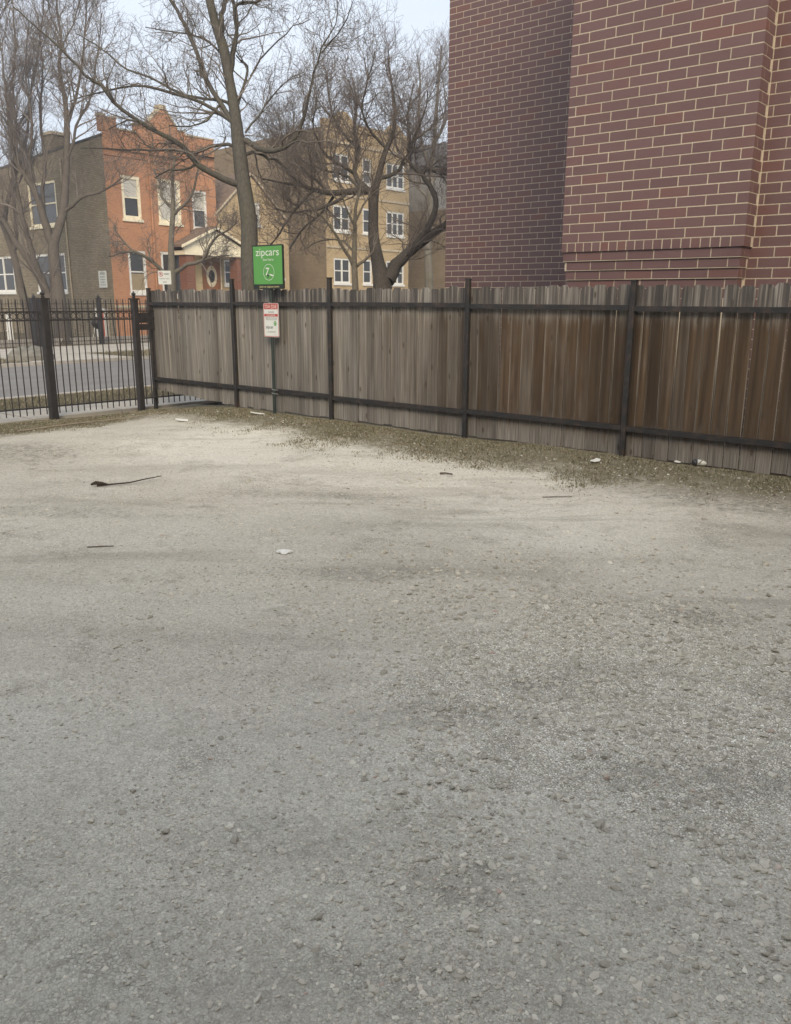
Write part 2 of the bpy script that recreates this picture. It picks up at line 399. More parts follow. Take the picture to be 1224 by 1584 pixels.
def cells(sc):
    v = n.node('ShaderNodeTexVoronoi', feature='F1'); n.set(v.inputs['Vector'], wv); n.set(v.inputs['Scale'], sc)
    e = n.node('ShaderNodeTexVoronoi', feature='DISTANCE_TO_EDGE'); n.set(e.inputs['Vector'], wv); n.set(e.inputs['Scale'], sc)
    return n.sep(v.outputs['Color'])[0], e.outputs['Distance']
r1, e1 = cells(88); r2, e2 = cells(46)
stone = n.ramp(r1, [(0, (.34,.305,.245)), (.4, (.54,.495,.41)), (.8, (.68,.63,.53)), (1, (.80,.755,.66))])
stone = n.mix(n.math('MULTIPLY', n.math('GREATER_THAN', r2, .62), .8), stone, n.ramp(r2, [(.6, (.46,.424,.356)), (1, (.70,.655,.565))]))
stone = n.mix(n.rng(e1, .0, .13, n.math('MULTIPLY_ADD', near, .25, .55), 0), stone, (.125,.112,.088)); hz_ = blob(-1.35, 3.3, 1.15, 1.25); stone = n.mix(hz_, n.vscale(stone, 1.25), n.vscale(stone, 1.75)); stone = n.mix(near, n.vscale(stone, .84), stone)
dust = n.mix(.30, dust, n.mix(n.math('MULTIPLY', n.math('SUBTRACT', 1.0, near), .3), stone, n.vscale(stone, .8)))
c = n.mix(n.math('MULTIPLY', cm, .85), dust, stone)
def spot(s, d, rs, rd, ang=0.0):
    q = n.map(n.vadd(p, (-s, -d, 0)), (1,1,1), (0,0,0), (0,0,ang)); x = n.sep(q)
    e = n.math('SQRT', n.math('ADD', n.math('POWER', n.math('MULTIPLY', x[0], 1/rs), 2.0), n.math('POWER', n.math('MULTIPLY', x[1], 1/rd), 2.0)))
    e = n.math('ADD', e, n.math('MULTIPLY', n.math('SUBTRACT', sm, .5), 1.5)); e = n.math('ADD', e, n.math('MULTIPLY', n.math('SUBTRACT', med, .5), 1.2))
    return n.rng(e, .35, 1.25, 1, 0, True)
tx, ty = n.sep(wp)[0], n.sep(wp)[1]
rr = n.math('SQRT', n.math('ADD', n.math('POWER', n.math('ADD', tx, 2.5), 2.0), n.math('POWER', n.math('ADD', ty, 9.0), 2.0)))
rr = n.math('ADD', rr, n.math('MULTIPLY', n.math('SUBTRACT', med, .5), .5))
for r0, w_, k in ((14.25, .20, .34), (15.75, .22, .30), (13.0, .16, .22)):
    band_ = n.rng(n.math('ABSOLUTE', n.math('SUBTRACT', rr, r0)), .0, w_, 1, 0, True)
    c = n.mix(n.math('MULTIPLY', n.math('MULTIPLY', band_, k), n.rng(streak, .56, .42)), c, (.20,.178,.142))
brk = n.rng(n.math('ADD', n.math('MULTIPLY', n.noise(p, 26, 4, .7), .6), n.math('MULTIPLY', sm, .4)), .40, .58, 1, .15)
for (s, d, rs, rd, a, k) in [(-1.66,2.99,.26,.15,-.7,.66),(-1.49,4.26,.30,.16,-.7,.58),(-3.34,3.54,.60,.15,-.7,.50),(-1.18,1.69,.17,.11,-.7,.75),(-2.3,6.95,1.1,.36,-.1,.75),
                             (-9.2,4.0,1.3,.8,-.5,.74),(-5.0,4.9,1.3,.16,-.6,.45),(-1.75,2.50,.40,.13,-.7,.46),(-.86,2.7,.5,.16,-.7,.48),(-6.2,3.2,1.2,.18,-.6,.45),(-1.7,1.5,.45,.15,-.7,.36)]:
    c = n.mix(n.math('MULTIPLY', n.math('MULTIPLY', spot(s, d, rs, rd, a), k), brk), c, (.135,.120,.094))
# soil and moss strip along the two fences
edge = n.math('MAXIMUM', n.rng(D_, 6.75, 7.7), n.rng(S_, -10.3, -11.5))
edge = n.math('ADD', edge, n.math('MULTIPLY', n.math('SUBTRACT', med, .5), 1.1)); edge = n.math('ADD', edge, n.math('MULTIPLY', n.math('SUBTRACT', sm, .5), .9))
wm = n.rng(edge, .0, .75, 0, 1, True)
soilc = n.ramp(n.noise(p, 16, 5, .7), [(.3, (.085,.068,.045)), (.48, (.155,.128,.085)), (.6, (.145,.135,.075)), (.78, (.27,.235,.175))])
c = n.mix(n.math('MULTIPLY', wm, .90), c, soilc)
c = n.mix(n.math('MULTIPLY', n.rng(n.voro(p, 34, 'F1', 'Distance'), .16, .26, 1, 0), n.math('MULTIPLY', wm, n.rng(med, .45, .6))), c, (.58,.54,.46))
h = n.math('ADD', n.math('MULTIPLY', n.math('MULTIPLY', n.math('MINIMUM', n.math('MULTIPLY', e1, 4.5), 1.0), cm), .9), n.math('ADD', n.math('MULTIPLY', grit, .42), n.math('MULTIPLY', n.math('MULTIPLY', n.math('MINIMUM', n.math('MULTIPLY', e2, 3.0), 1.0), cm), .7)))
c = n.mix(1.0, c, (1.10,1.10,1.08), 'MULTIPLY')
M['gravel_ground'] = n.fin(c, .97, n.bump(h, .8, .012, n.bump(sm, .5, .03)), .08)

sg = np.concatenate([np.arange(-12.05, 3, .13), np.arange(3, 14.1, 1.0)]); dg = np.concatenate([np.arange(-14, -1, 1.0), np.arange(-1, 8.9, .13)])
S2, D2 = np.meshgrid(sg, dg, indexing='ij'); ns, nd_ = S2.shape
V = np.stack([S2.ravel(), D2.ravel(), ground_h(S2, D2).ravel()], 1)
ii, jj = np.meshgrid(np.arange(ns-1), np.arange(nd_-1), indexing='ij'); a = (ii*nd_+jj).ravel()
F = np.stack([a, a+nd_, a+nd_+1, a+1], 1)
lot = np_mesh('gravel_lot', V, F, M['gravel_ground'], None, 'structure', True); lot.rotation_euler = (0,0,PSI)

# loose stones: angular, flattened, bigger ones lying where the surface is coarse
def ico():
    t = (1+5**.5)/2
    v = np.array([(-1,t,0),(1,t,0),(-1,-t,0),(1,-t,0),(0,-1,t),(0,1,t),(0,-1,-t),(0,1,-t),(t,0,-1),(t,0,1),(-t,0,-1),(-t,0,1)], float)
    f = np.array([(0,11,5),(0,5,1),(0,1,7),(0,7,10),(0,10,11),(1,5,9),(5,11,4),(11,10,2),(10,7,6),(7,1,8),(3,9,4),(3,4,2),(3,2,6),(3,6,8),(3,8,9),(4,9,5),(2,4,11),(6,2,10),(8,6,7),(9,8,1)])
    return v/np.linalg.norm(v[0]), f
IV, IF = ico()
def vnoise(x, y, seed):
    r = np.random.default_rng(seed); T = r.random((64, 64))
    xi, yi = np.floor(x).astype(int), np.floor(y).astype(int); fx, fy = x-xi, y-yi
    fx, fy = fx*fx*(3-2*fx), fy*fy*(3-2*fy)
    g = lambda a, b: T[a % 64, b % 64]
    return (g(xi,yi)*(1-fx)+g(xi+1,yi)*fx)*(1-fy) + (g(xi,yi+1)*(1-fx)+g(xi+1,yi+1)*fx)*fy
def stones(N, smin, smax, power, rmin, rmax, heap=False):
    """N stones spread over the part of the lot in front of the camera, thinner with distance"""
    out_s, out_d = [], []
    X = []; 
    while sum(len(x) for x in X) < N:
        k = N*3
        r = rmin*(rmax/rmin)**rng.random(k); th = rng.uniform(-.58, .58, k)
        x, y = r*np.sin(th), r*np.cos(th)
        s = x*HD.x + y*HD.y; d = x*ND.x + y*ND.y
        dens = .22 + 1.3*np.clip(vnoise(s*.9+9, d*.9+4, 3)*.6+vnoise(s*2.3+1, d*2.3, 4)*.5-.42, 0, 1)*2.2
        dens += .5*np.exp(-(((s+1.6)/1.2)**2+((d-3.5)/1.3)**2)) + .10*np.exp(-((r-2.2)/.7)**2)
        if heap: dens = (1.5*np.exp(-(((s+1.2)/.9)**2+((d-3.5)/1.3)**2)) + .9*np.exp(-(((s+2.6)/.8)**2+((d-3.9)/.7)**2)) + .25*np.exp(-(((s+.9)/.5)**2+((d-1.6)/.5)**2)))*vnoise(s*2.1+5, d*2.1, 6)*2
        ok = (rng.random(k) < np.clip(dens, 0, 1.6)/1.6) & (d < 8.0) & (s > -11.9) & (s < 3)
        X.append(np.stack([s[ok], d[ok], r[ok]], 1))
    X = np.concatenate(X)[:N]; s, d, r = X.T
    size = smin*(smax/smin)**(rng.random(N)**power)
    size *= np.clip(.75 + .16*r, .9, 1.7)
    dirs = IV[None]*(1+rng.uniform(-.42, .34, (N, 12, 1)))
    sc = np.stack([rng.uniform(.75, 1.35, N), rng.uniform(.6, 1.05, N), rng.uniform(.28, .6, N)], 1)
    v = dirs*sc[:, None]*size[:, None, None]*.5
    a = rng.uniform(0, 6.283, N); ca, sa = np.cos(a)[:, None], np.sin(a)[:, None]
    t = rng.normal(0, .22, N)[:, None]
    vx, vy, vz = v[..., 0], v[..., 1], v[..., 2]
    vx, vz = vx*np.cos(t)-vz*np.sin(t), vx*np.sin(t)+vz*np.cos(t)
    vx, vy = vx*ca-vy*sa, vx*sa+vy*ca
    vx += s[:, None]; vy += d[:, None]; vz += (ground_h(s, d) + size*sc[:, 2]*rng.uniform(-.22, .2, N))[:, None]
    Vv = np.stack([vx, vy, vz], -1).reshape(-1, 3)
    Ff = (IF[None] + (np.arange(N)*12)[:, None, None]).reshape(-1, 3)
    return Vv, Ff
n = NT('gravel_stone'); r = n.island(); p = n.pos()
c = n.ramp(r, [(0, (.22,.202,.166)), (.3, (.31,.284,.236)), (.6, (.40,.370,.310)), (.9, (.46,.425,.355)), (.985, (.55,.515,.44)), (1, (.32,.22,.18))])
c = n.mix(n.rng(n.noise(p, 60, 3), .35, .7, 0, .4), c, (.36,.33,.275)); c = n.mix(1.0, c, (1.36,1.34,1.28), 'MULTIPLY')
M['stone_chip'] = n.fin(c, .9, n.bump(n.noise(p, 300, 3), .3, .002), .15)
parts = [stones(50000, .0035, .014, 1.6, 1.4, 12.0), stones(1300, .012, .032, 2.8, 1.4, 9.0), stones(9000, .007, .032, 2.0, 1.6, 8.0, True)]
V = np.concatenate([q[0] for q in parts]); F = np.concatenate([parts[0][1], parts[1][1]+len(parts[0][0]), parts[2][1]+len(parts[0][0])+len(parts[1][0])])
g_ = np_mesh('gravel', V, F, M['stone_chip'], None, 'stuff'); g_.rotation_euler = (0,0,PSI)

# weeds, dead leaves and pale chips along the fences
def strip_points(N, seed):
    r = np.random.default_rng(seed); S, D = [], []
    while sum(map(len, S)) < N:
        k = N*3; s = r.uniform(-11.9, .8, k); d = r.uniform(4.0, 8.02, k)
        e = np.maximum((d-6.75)/1.0, (-10.4-s)/1.2) + (vnoise(s*1.7+3, d*1.7, 9)-.5)*1.3 + (vnoise(s*6, d*6, 10)-.5)*.8
        ok = r.random(k) < np.clip((e+.12)/1.15, 0, 1)**1.4; S.append(s[ok]); D.append(d[ok])
    return np.concatenate(S)[:N], np.concatenate(D)[:N], r
def blades(N, seed, hmin, hmax, s=None, d=None, lean=.7, wid=.0035):
    if s is None: s, d, r = strip_points(N, seed)
    else: r = np.random.default_rng(seed)
    h = r.uniform(hmin, hmax, N); a = r.uniform(0, 6.283, N); w = r.uniform(.6, 1.3, N)*wid; le = np.abs(r.normal(0, lean, N))*h
    z = ground_h(s, d)
    dx, dy = np.cos(a), np.sin(a)
    b0 = np.stack([s-dy*w, d+dx*w, z], 1); b1 = np.stack([s+dy*w, d-dx*w, z], 1)
    m0 = np.stack([s-dy*w*.7+dx*le*.4, d+dx*w*.7+dy*le*.4, z+h*.6], 1); m1 = np.stack([s+dy*w*.7+dx*le*.4, d-dx*w*.7+dy*le*.4, z+h*.6], 1)
    t = np.stack([s+dx*le, d+dy*le, z+h], 1)
    V = np.stack([b0, b1, m1, m0, t], 1).reshape(-1, 3); k = (np.arange(N)*5)[:, None]
    F = np.concatenate([k+np.array([[0,1,2]]), k+np.array([[0,2,3]]), k+np.array([[3,2,4]])]); return V, F
n = NT('dry_grass_blade'); r = n.island()
M['grass'] = n.fin(n.ramp(r, [(0, (.115,.120,.058)), (.3, (.175,.165,.095)), (.55, (.24,.21,.138)), (1, (.36,.315,.23))]), .9, None, .1)
V, F = blades(70000, 21, .005, .028); g_ = np_mesh('grass', V, F, M['grass'], None, 'stuff'); g_.rotation_euler = (0,0,PSI)
def leaves(N, seed, smin, smax, pts=None):
    s, d, r = strip_points(N, seed)
    if pts is not None: s, d = pts
    a = r.uniform(0, 6.283, N); L = r.uniform(smin, smax, N); w = L*r.uniform(.35, .7, N); z = ground_h(s, d)+r.uniform(.004, .02, N)
    u = np.stack([np.cos(a), np.sin(a), r.normal(0, .35, N)], 1); v = np.stack([-np.sin(a), np.cos(a), r.normal(0, .35, N)], 1)
    c = np.stack([s, d, z], 1); q = lambda x, y: c+u*(x*L)[:, None]+v*(y*w)[:, None]
    one = np.ones(N)
    V = np.stack([q(-.5*one, 0*one), q(0*one, -.5*one), q(.5*one, 0*one), q(0*one, .5*one)+np.array([0,0,.006])], 1).reshape(-1, 3)
    k = (np.arange(N)*4)[:, None]; return V, k+np.array([[0,1,2,3]])
n = NT('dead_leaf'); r = n.island()
M['leaf'] = n.fin(n.ramp(r, [(0, (.09,.062,.040)), (.5, (.15,.112,.075)), (.9, (.22,.175,.12)), (1, (.34,.28,.21))]), .85, None, .15)
V, F = leaves(2300, 22, .012, .038); g_ = np_mesh('dead_leaves', V, F, M['leaf'], None, 'stuff'); g_.rotation_euler = (0,0,PSI)
# pale stone chips washed against the weeds
s, d, r_ = strip_points(2000, 33); N = len(s); d = d - np.abs(r_.normal(0, .35, N))
sz = r_.uniform(.008, .03, N); v = IV[None]*(1+r_.uniform(-.3, .3, (N, 12, 1)))*np.stack([r_.uniform(.7,1.3,N), r_.uniform(.6,1.1,N), r_.uniform(.3,.6,N)], 1)[:, None]*sz[:, None, None]*.5
v[..., 0] += s[:, None]; v[..., 1] += d[:, None]; v[..., 2] += (ground_h(s, d)+sz*.15)[:, None]
n = NT('pale_stone_chip'); r = n.island(); M['pale_chip'] = n.fin(n.ramp(r, [(0, (.34,.31,.26)), (.6, (.50,.465,.40)), (1, (.66,.63,.57))]), .9, None, .15)
g_ = np_mesh('stone_chips', v.reshape(-1, 3), (IF[None]+(np.arange(N)*12)[:, None, None]).reshape(-1, 3), M['pale_chip'], None, 'stuff'); g_.rotation_euler = (0,0,PSI)

# near pavement of slabs, verge, street, kerbs, far pavement (all run along d)
def band(name, m, s0, s1, d0, d1, z0, z1, kind='structure'):
    return MB().box(s0, s1, d0, d1, z0, z1).build(name, m, None, kind, None, (0,0,PSI))
pave = band('pavement', M['soil'], -13.25, -12.06, -30, 70, -.29, -.16)
d = 0.0
while d < 24:
    MB().box(-13.22, -12.09, d+.01, d+1.49, -.158, -.102+random.uniform(-.006, .006), 0).build('slab', M['concrete'], pave); d += 1.5
band('verge', M['soil'], -15.0, -13.26, -30, 70, -.29, -.12)
s_ = rng.uniform(-14.95, -13.3, 9000); d_ = rng.uniform(2, 22, 9000)
V, F = blades(9000, 41, .02, .07, s_, d_, .8, .006); V[:, 2] = V[:, 2] - np.repeat(ground_h(s_, d_), 5) - .12
g_ = np_mesh('verge_grass', V, F, M['grass'], None, 'stuff'); g_.rotation_euler = (0,0,PSI)
band('kerb', M['kerb_concrete'], -15.18, -15.01, -30, 70, -.29, -.105)
band('road', M['asphalt'], -23.3, -15.19, -120, 120, -.29, -.22)
band('far_kerb', M['kerb_concrete'], -23.5, -23.31, -120, 120, -.29, -.13)
band('far_verge', M['soil'], -26.2, -23.51, -120, 120, -.29, -.14)
band('driveway_apron', M['concrete'], -26.3, -23.45, 11.9, 15.0, -.29, -.128)
fp = band('far_pavement', M['soil'], -30.4, -26.21, -120, 120, -.29, -.16)
d = 4.0
while d < 30:
    for k in range(3): MB().box(-30.38+k*1.39, -30.38+k*1.39+1.37, d+.01, d+1.49, -.158, -.122+random.uniform(-.005, .005)).build('slab', M['concrete'], fp)
    d += 1.5
band('far_yard', M['soil'], -60, -30.41, -120, 120, -.29, -.13)
s_ = rng.uniform(-26.1, -23.6, 5000); d_ = np.where(rng.random(5000) < .4, rng.uniform(5, 11.8, 5000), rng.uniform(15.1, 25, 5000))
V, F = blades(5000, 43, .03, .09, s_, d_, .8, .010); V[:, 2] = V[:, 2] - np.repeat(ground_h(s_, d_), 5) - .14
g_ = np_mesh('far_verge_grass', V, F, M['grass'], None, 'stuff'); g_.rotation_euler = (0,0,PSI)

# ------------------------------------------------------------------ wood fence on steel posts
FD = 8.10
fence = thing('wood_fence', 'weathered dog-eared wooden privacy fence on black steel posts beside the gravel', 'fence', -11.96, FD)
FX = lambda s: s + 11.96
POSTS = [-11.96, -9.87, -7.895, -5.69, -3.69, -1.62, .45]
for i, s in enumerate(POSTS):
    x = FX(s); top = [1.79, 1.905, 1.90, 1.86, 1.825, 1.83, 1.84][i]
    lean = [.0, .0, .0, .006, .012, 0, 0][i]
    m = MB().box(x-.027, x+.027, -.072, -.017, -.25, top, .006)
    po = m.build('post', M['steel'], fence)
    MB().box(x-.033, x+.033, -.078, -.011, top+.0005, top+.014, .006).build('post_cap', M['steel'], po)
for a, b in zip(POSTS[:-1], POSTS[1:]):
    for z0, sg_ in ((1.545, .0), (.335, .0)):
        dz = random.uniform(-.012, .012)
        MB().box(FX(a)+.0275, FX(b)-.0275, -.062, -.0155, z0+dz, z0+dz+.052, .004).build('rail', M['steel'], fence)
def picket_mesh(w, h, z0, ear):
    t, c = .020, .003; h2 = w/2; b = MB(); k = 6
    def ring(hw, z): return [(-hw, t, z), (-hw, c, z), (-hw+c, 0, z), (hw-c, 0, z), (hw, c, z), (hw, t, z)]
    el, er = ear*random.uniform(.7, 1.2), ear*random.uniform(.7, 1.2)
    top = ring(h2, h); top = [(x+(el if x < 0 else -er), y, z) for x, y, z in top]
    b.v = ring(h2, z0)+ring(h2, h-ear*1.15)+top
    for r in range(2): b.f += [(r*k+i, r*k+(i+1)%k, (r+1)*k+(i+1)%k, (r+1)*k+i) for i in range(k)]
    b.f += [tuple(range(k-1, -1, -1)), tuple(2*k+i for i in range(k))]
    return b
MESHES = []
s = POSTS[0]-.02; nxt = 0
pk = []
while s < .5:
    w = random.choice([.137, .139, .140, .134, .128, .141, .140, .138])
    if random.random() < .10: w = random.uniform(.075, .11)
    pk.append((s + w/2, w)); s += w + random.choice([.005, .006, .006, .007, .007, .008, .010])
for k, (sc_, w) in enumerate(pk):
    z0 = .075 + .10*max(0, (-sc_-9.9)/2.0) + random.uniform(-.012, .012)
    top = 1.772 + random.uniform(-.018, .014) + (.012 if sc_ > -6 else 0)
    me = picket_mesh(w, top, z0, .026).mesh('picket', M['picket'])
    po = bpy.data.objects.new('picket', me); link(po, fence)
    po.location = (FX(sc_), random.uniform(-.004, .004), 0); po.rotation_euler = (random.gauss(0, .002), random.gauss(0, .0025), random.gauss(0, .03))
    br = min(1, max(.05, (sc_+8.4)/4.2)); br = 1.18*br*random.uniform(.78, 1.15) + random.uniform(-.06, .1)
    po.color = (min(1, max(0, br)), random.random(), random.random(), 1)

# ------------------------------------------------------------------ iron fence on the left, running along d
isec = thing('iron_fence', 'dark iron picket fence with a row of rings along the left edge of the lot', 'fence', -12.0, 6.3, 0)
def sline(d): return -12.02 + (d-6.3)*.06     # slight skew of the line
def ix(d): return sline(d) + 12.0
IP = [3.3, 4.8, 6.30, 7.76, 9.3]
for d in IP:
    x, y = ix(d), d-6.3
    w = .055 if d < 7 else .047
    m = MB().box(x-w, x+w, y-w, y+w, -.3, 1.62, .008)
    po = m.build('post', M['iron'], isec)
    MB().box(x-w-.016, x+w+.016, y-w-.016, y+w+.016, 1.6205, 1.645).lathe([(.02,1.6455),(.028,1.665),(.016,1.68),(.034,1.70),(.036,1.715),(.012,1.735),(.004,1.76)], 10, x, y).build('finial', M['iron'], po)
for a, b in zip(IP[:-1], IP[1:]):
    for z0 in (.050, 1.315, 1.435):
        x0, x1, y0, y1 = ix(a), ix(b), a-6.3+.066, b-6.3-.066
        MB().prism([(x0-.012, y0), (x0+.012, y0), (x1+.012, y1), (x1-.012, y1)], 'z', z0, z0+.022).build('rail', M['iron'], isec)
    nb = 14; st = (b-a)/(nb+1)
    for k in range(1, nb+1):
        d = a+k*st; x, y = ix(d), d-6.3
        pts = [(x, y, -.045), (x, y, .6), (x, y, 1.1), (x, y, 1.60), (x, y, 1.635)]
        if abs(a-6.3) < .01 and k == 11: pts = [(x, y, -.03), (x+.03, y+.012, .45), (x+.05, y+.03, .80), (x+.02, y+.01, 1.12), (x, y-.01, 1.60), (x, y-.01, 1.635)]
        if abs(a-4.8) < .01 and k == 13: pts = [(x, y, -.045), (x+.01, y, .7), (x+.02, y-.03, 1.45), (x+.03, y-.07, 1.80), (x+.03, y-.075, 1.83)]
        MB().tube(pts, [.009]*(len(pts)-1)+[.002], 6).build('bar', M['iron'], isec)
        if k < nb+1 and k % 14 not in (6,):
            MB().ring((x, y+st/2, 1.386), .043, .006, 'x', 14, 5).build('ring', M['iron'], isec)
m = MB().box(.045, .085, 1.50, 1.80, 1.15, 1.245).box(.045, .085, 1.50, 1.80, 1.262, 1.42).box(.045,.085,1.50,1.515,1.2455,1.2615).box(.045,.085,1.785,1.80,1.2455,1.2615)
m.build('lock_box', M['iron'], isec)

# ------------------------------------------------------------------ signs
def text_obj(body, w, h, m, parent, x, z, y=-.0021, bold=0.0, name='lettering', align='C', keep=True):
    """flat print: body fitted into w x h, centred at (x, z) on a panel facing -y"""
    cu = bpy.data.curves.new('lettering', 'FONT'); cu.body = body; cu.size = 1; cu.offset = bold; cu.resolution_u = 3
    t = bpy.data.objects.new('tmp', cu); COL.objects.link(t); bpy.context.view_layer.update()
    dg = bpy.context.evaluated_depsgraph_get(); me = bpy.data.meshes.new_from_object(t.evaluated_get(dg))
    bpy.data.objects.remove(t)
    co = np.zeros(len(me.vertices)*3, np.float32); me.vertices.foreach_get('co', co); co = co.reshape(-1, 3)
    lo, hi = co.min(0), co.max(0); sx = w/(hi[0]-lo[0]); sz = h/(hi[1]-lo[1])
    out = np.stack([(co[:, 0]-(lo[0]+hi[0])/2)*sx+x, np.full(len(co), y), (co[:, 1]-(lo[1]+hi[1])/2)*sz+z], 1).astype(np.float32)
    me.vertices.foreach_set('co', out.ravel()); me.materials.clear(); me.materials.append(m); me.update()
    o = bpy.data.objects.new(name, me); return link(o, parent)
def rrect(w, h, r, z0=0, seg=5):
    pts = []
    for cx, cz, a0 in ((w/2-r, r, -90), (w/2-r, h-r, 0), (-w/2+r, h-r, 90), (-w/2+r, r, 180)):
        for k in range(seg+1):
            a = math.radians(a0+90*k/seg); pts.append((cx+r*math.cos(a), z0+cz+r*math.sin(a)))
    return pts
def disc(mb, x, z, y, rx, rz, seg=28):
    mb.poly([(x+rx*math.cos(2*math.pi*k/seg), y, z+rz*math.sin(2*math.pi*k/seg)) for k in range(seg)]); return mb
def annulus(mb, x, z, y, r0, r1, kx=1.0, seg=32):
    P = lambda r, k: (x+kx*r*math.cos(2*math.pi*k/seg), y, z+r*math.sin(2*math.pi*k/seg))
    for k in range(seg): mb.quad(P(r0,k), P(r1,k), P(r1,k+1), P(r0,k+1))
    return mb
def flat(name, col, rough=.45): return plain(name, col, rough, .4, .05, 3)
M['sign_green'] = flat('sign_green', (.095,.300,.070)); M['sign_black'] = flat('sign_black', (.018,.024,.018)); M['sign_white'] = flat('sign_white', (.62,.64,.60))
M['print_white'] = flat('print_white', (.66,.70,.62)); M['print_yellow'] = flat('print_yellow', (.55,.50,.22)); M['sign_red'] = flat('sign_red', (.42,.055,.050)); M['print_dark'] = flat('print_dark', (.04,.04,.042))
post = thing('sign_post', 'dark green pole wired to the wooden fence, carrying two parking signs', 'post', -8.945, 7.975, 0)
MB().prism([(-.026,-.006),(-.012,-.018),(.012,-.018),(.026,-.006),(.026,.008),(-.026,.008)], 'z', -.2, 1.86).build('pole', M['green_post'], post)
wm_ = MB()
for z0 in (1.585, .40, .345):
    wm_.tube([(-.05, .03, z0+.012), (-.032, -.014, z0+.006), (0, -.024, z0), (.032, -.014, z0-.004), (.05, .03, z0-.008)], .0035, 5)
wm_.build('wire_tie', plain('galvanised_wire', (.36,.36,.34), .4, .5, .1, 20), post)

green = thing('car_share_sign', 'green car sharing sign with white lettering on the pole above the wooden fence', 'sign', -8.955, 7.945, 0, math.radians(-38.5))
g0 = 1.772; gw, gh = .60, .580
MB().prism(rrect(gw, gh, .022, g0), 'y', 0, .022).build('frame', M['sign_black'], green)
pan = MB().prism(rrect(gw-.036, gh-.082, .006, g0+.064), 'y', -.0035, -.0005).build('panel', M['sign_green'], green)
Y = -.0048
text_obj('zipcars', .455, .125, M['print_white'], green, 0.0, g0+.468, Y, .0)
text_obj('live here', .205, .034, M['print_white'], green, .015, g0+.388, Y)
lg = annulus(MB(), .020, g0+.222, Y, .102, .1075, 1.0)
lg.quad((.045,Y,g0+.180),(.105,Y,g0+.168),(.112,Y,g0+.182),(.048,Y,g0+.200)); lg.build('emblem', M['print_white'], green)
text_obj('Z', .075, .098, M['print_white'], green, -.004, g0+.232, Y-.0004, .012, 'emblem')
MB().box(0,0,0,0,0,0); bl_ = disc(MB(), .004, g0+.184, Y-.0008, .020, .016); bl_.quad((-.006,Y-.0008,g0+.168),(.014,Y-.0008,g0+.168),(.010,Y-.0008,g0+.150),(-.002,Y-.0008,g0+.150)); bl_.build('emblem_pin', M['sign_black'], green)
text_obj('Join at zipcar.com', .39, .036, M['print_yellow'], green, .015, g0+.030, -.0016, .006)
MB().box(-.02, .02, .0225, .034, g0+.02, g0+.09).build('bracket', M['steel'], green)

tow = thing('tow_zone_sign', 'white tow zone sign with red border on the pole below the green sign', 'sign', -8.925, 7.948, 0, math.radians(-39))
t0 = 1.128; tw, th = .305, .458
MB().prism(rrect(tw, th, .026, t0), 'y', 0, .004).build('panel', M['sign_white'], tow)
rim = MB(); outer = rrect(tw-.008, th-.008, .023, t0+.004); inner = rrect(tw-.024, th-.024, .017, t0+.012); k = len(outer)
for i in range(k):
    a, b, c_, d = outer[i], outer[(i+1)%k], inner[(i+1)%k], inner[i]
    rim.quad((a[0],-.0012,a[1]),(b[0],-.0012,b[1]),(c_[0],-.0012,c_[1]),(d[0],-.0012,d[1]))
rim.build('border', M['sign_red'], tow)
hd_ = MB().prism([(p_[0], p_[1]) for p_ in rrect(.266, .068, .004, t0+.375)], 'y', -.0016, -.0002); hd_.build('red_band', M['sign_red'], tow)
MB().prism(rrect(.266, .034, .002, t0+.278), 'y', -.0016, -.0002).build('red_band', M['sign_red'], tow)
text_obj('TOW ZONE', .235, .046, M['print_white'], tow, 0, t0+.409, -.0028, .0)
text_obj('24 HOURS', .110, .022, M['print_dark'], tow, .004, t0+.337, -.0014, .0)
text_obj('NO PARKING', .170, .020, M['print_white'], tow, 0, t0+.295, -.0028, .0)
text_obj('RESERVED FOR ZIPCARS', .225, .014, M['print_dark'], tow, .004, t0+.258, -.0014, .0)
text_obj('VEHICLES WILL BE TOWED', .215, .012, M['print_dark'], tow, .004, t0+.235, -.0014, .0)
e = disc(MB(), .078, t0+.185, -.0014, .030, .034); e.build('emblem', M['sign_green'], tow)
e = annulus(MB(), .078, t0+.185, -.0022, .021, .024); e.build('emblem_ring', M['print_white'], tow)
text_obj('Z', .016, .026, M['print_white'], tow, .076, t0+.186, -.0026, .01, 'emblem_letter')
text_obj('zipcar', .150, .052, M['print_dark'], tow, -.035, t0+.128, -.0014, .006)
text_obj('call 1-866-494-7227', .170, .014, M['print_dark'], tow, .005, t0+.070, -.0014, .01)
text_obj('zipcar.com', .050, .008, M['sign_red'], tow, .085, t0+.030, -.0014)
b_ = MB().lathe([(.007,0),(.007,.003),(.003,.005)], 8); b_.v = [(v_[0], -v_[2]-.001, t0+.436+v_[1]) for v_ in b_.v]; b_.build('bolt', M['steel'], tow)

# ------------------------------------------------------------------ brick building on the right
bldg = thing('brick_building', 'dark red brick building with cream mortar and a projecting corbelled bay behind the fence', 'building', 0, 0, 0)
CR, BL, MT = .1016, .3048, .0115
FRONT = 8.86; PS0, PS1 = -4.97, -2.935; WALLD = 9.14
pieces = []      # (x0,x1,y0,y1,z0,z1)
def corb(row): return {0: .0}.get(row, 0)
ZH = 2.165       # underside of the header course
rows_up = 60
mort = MB()
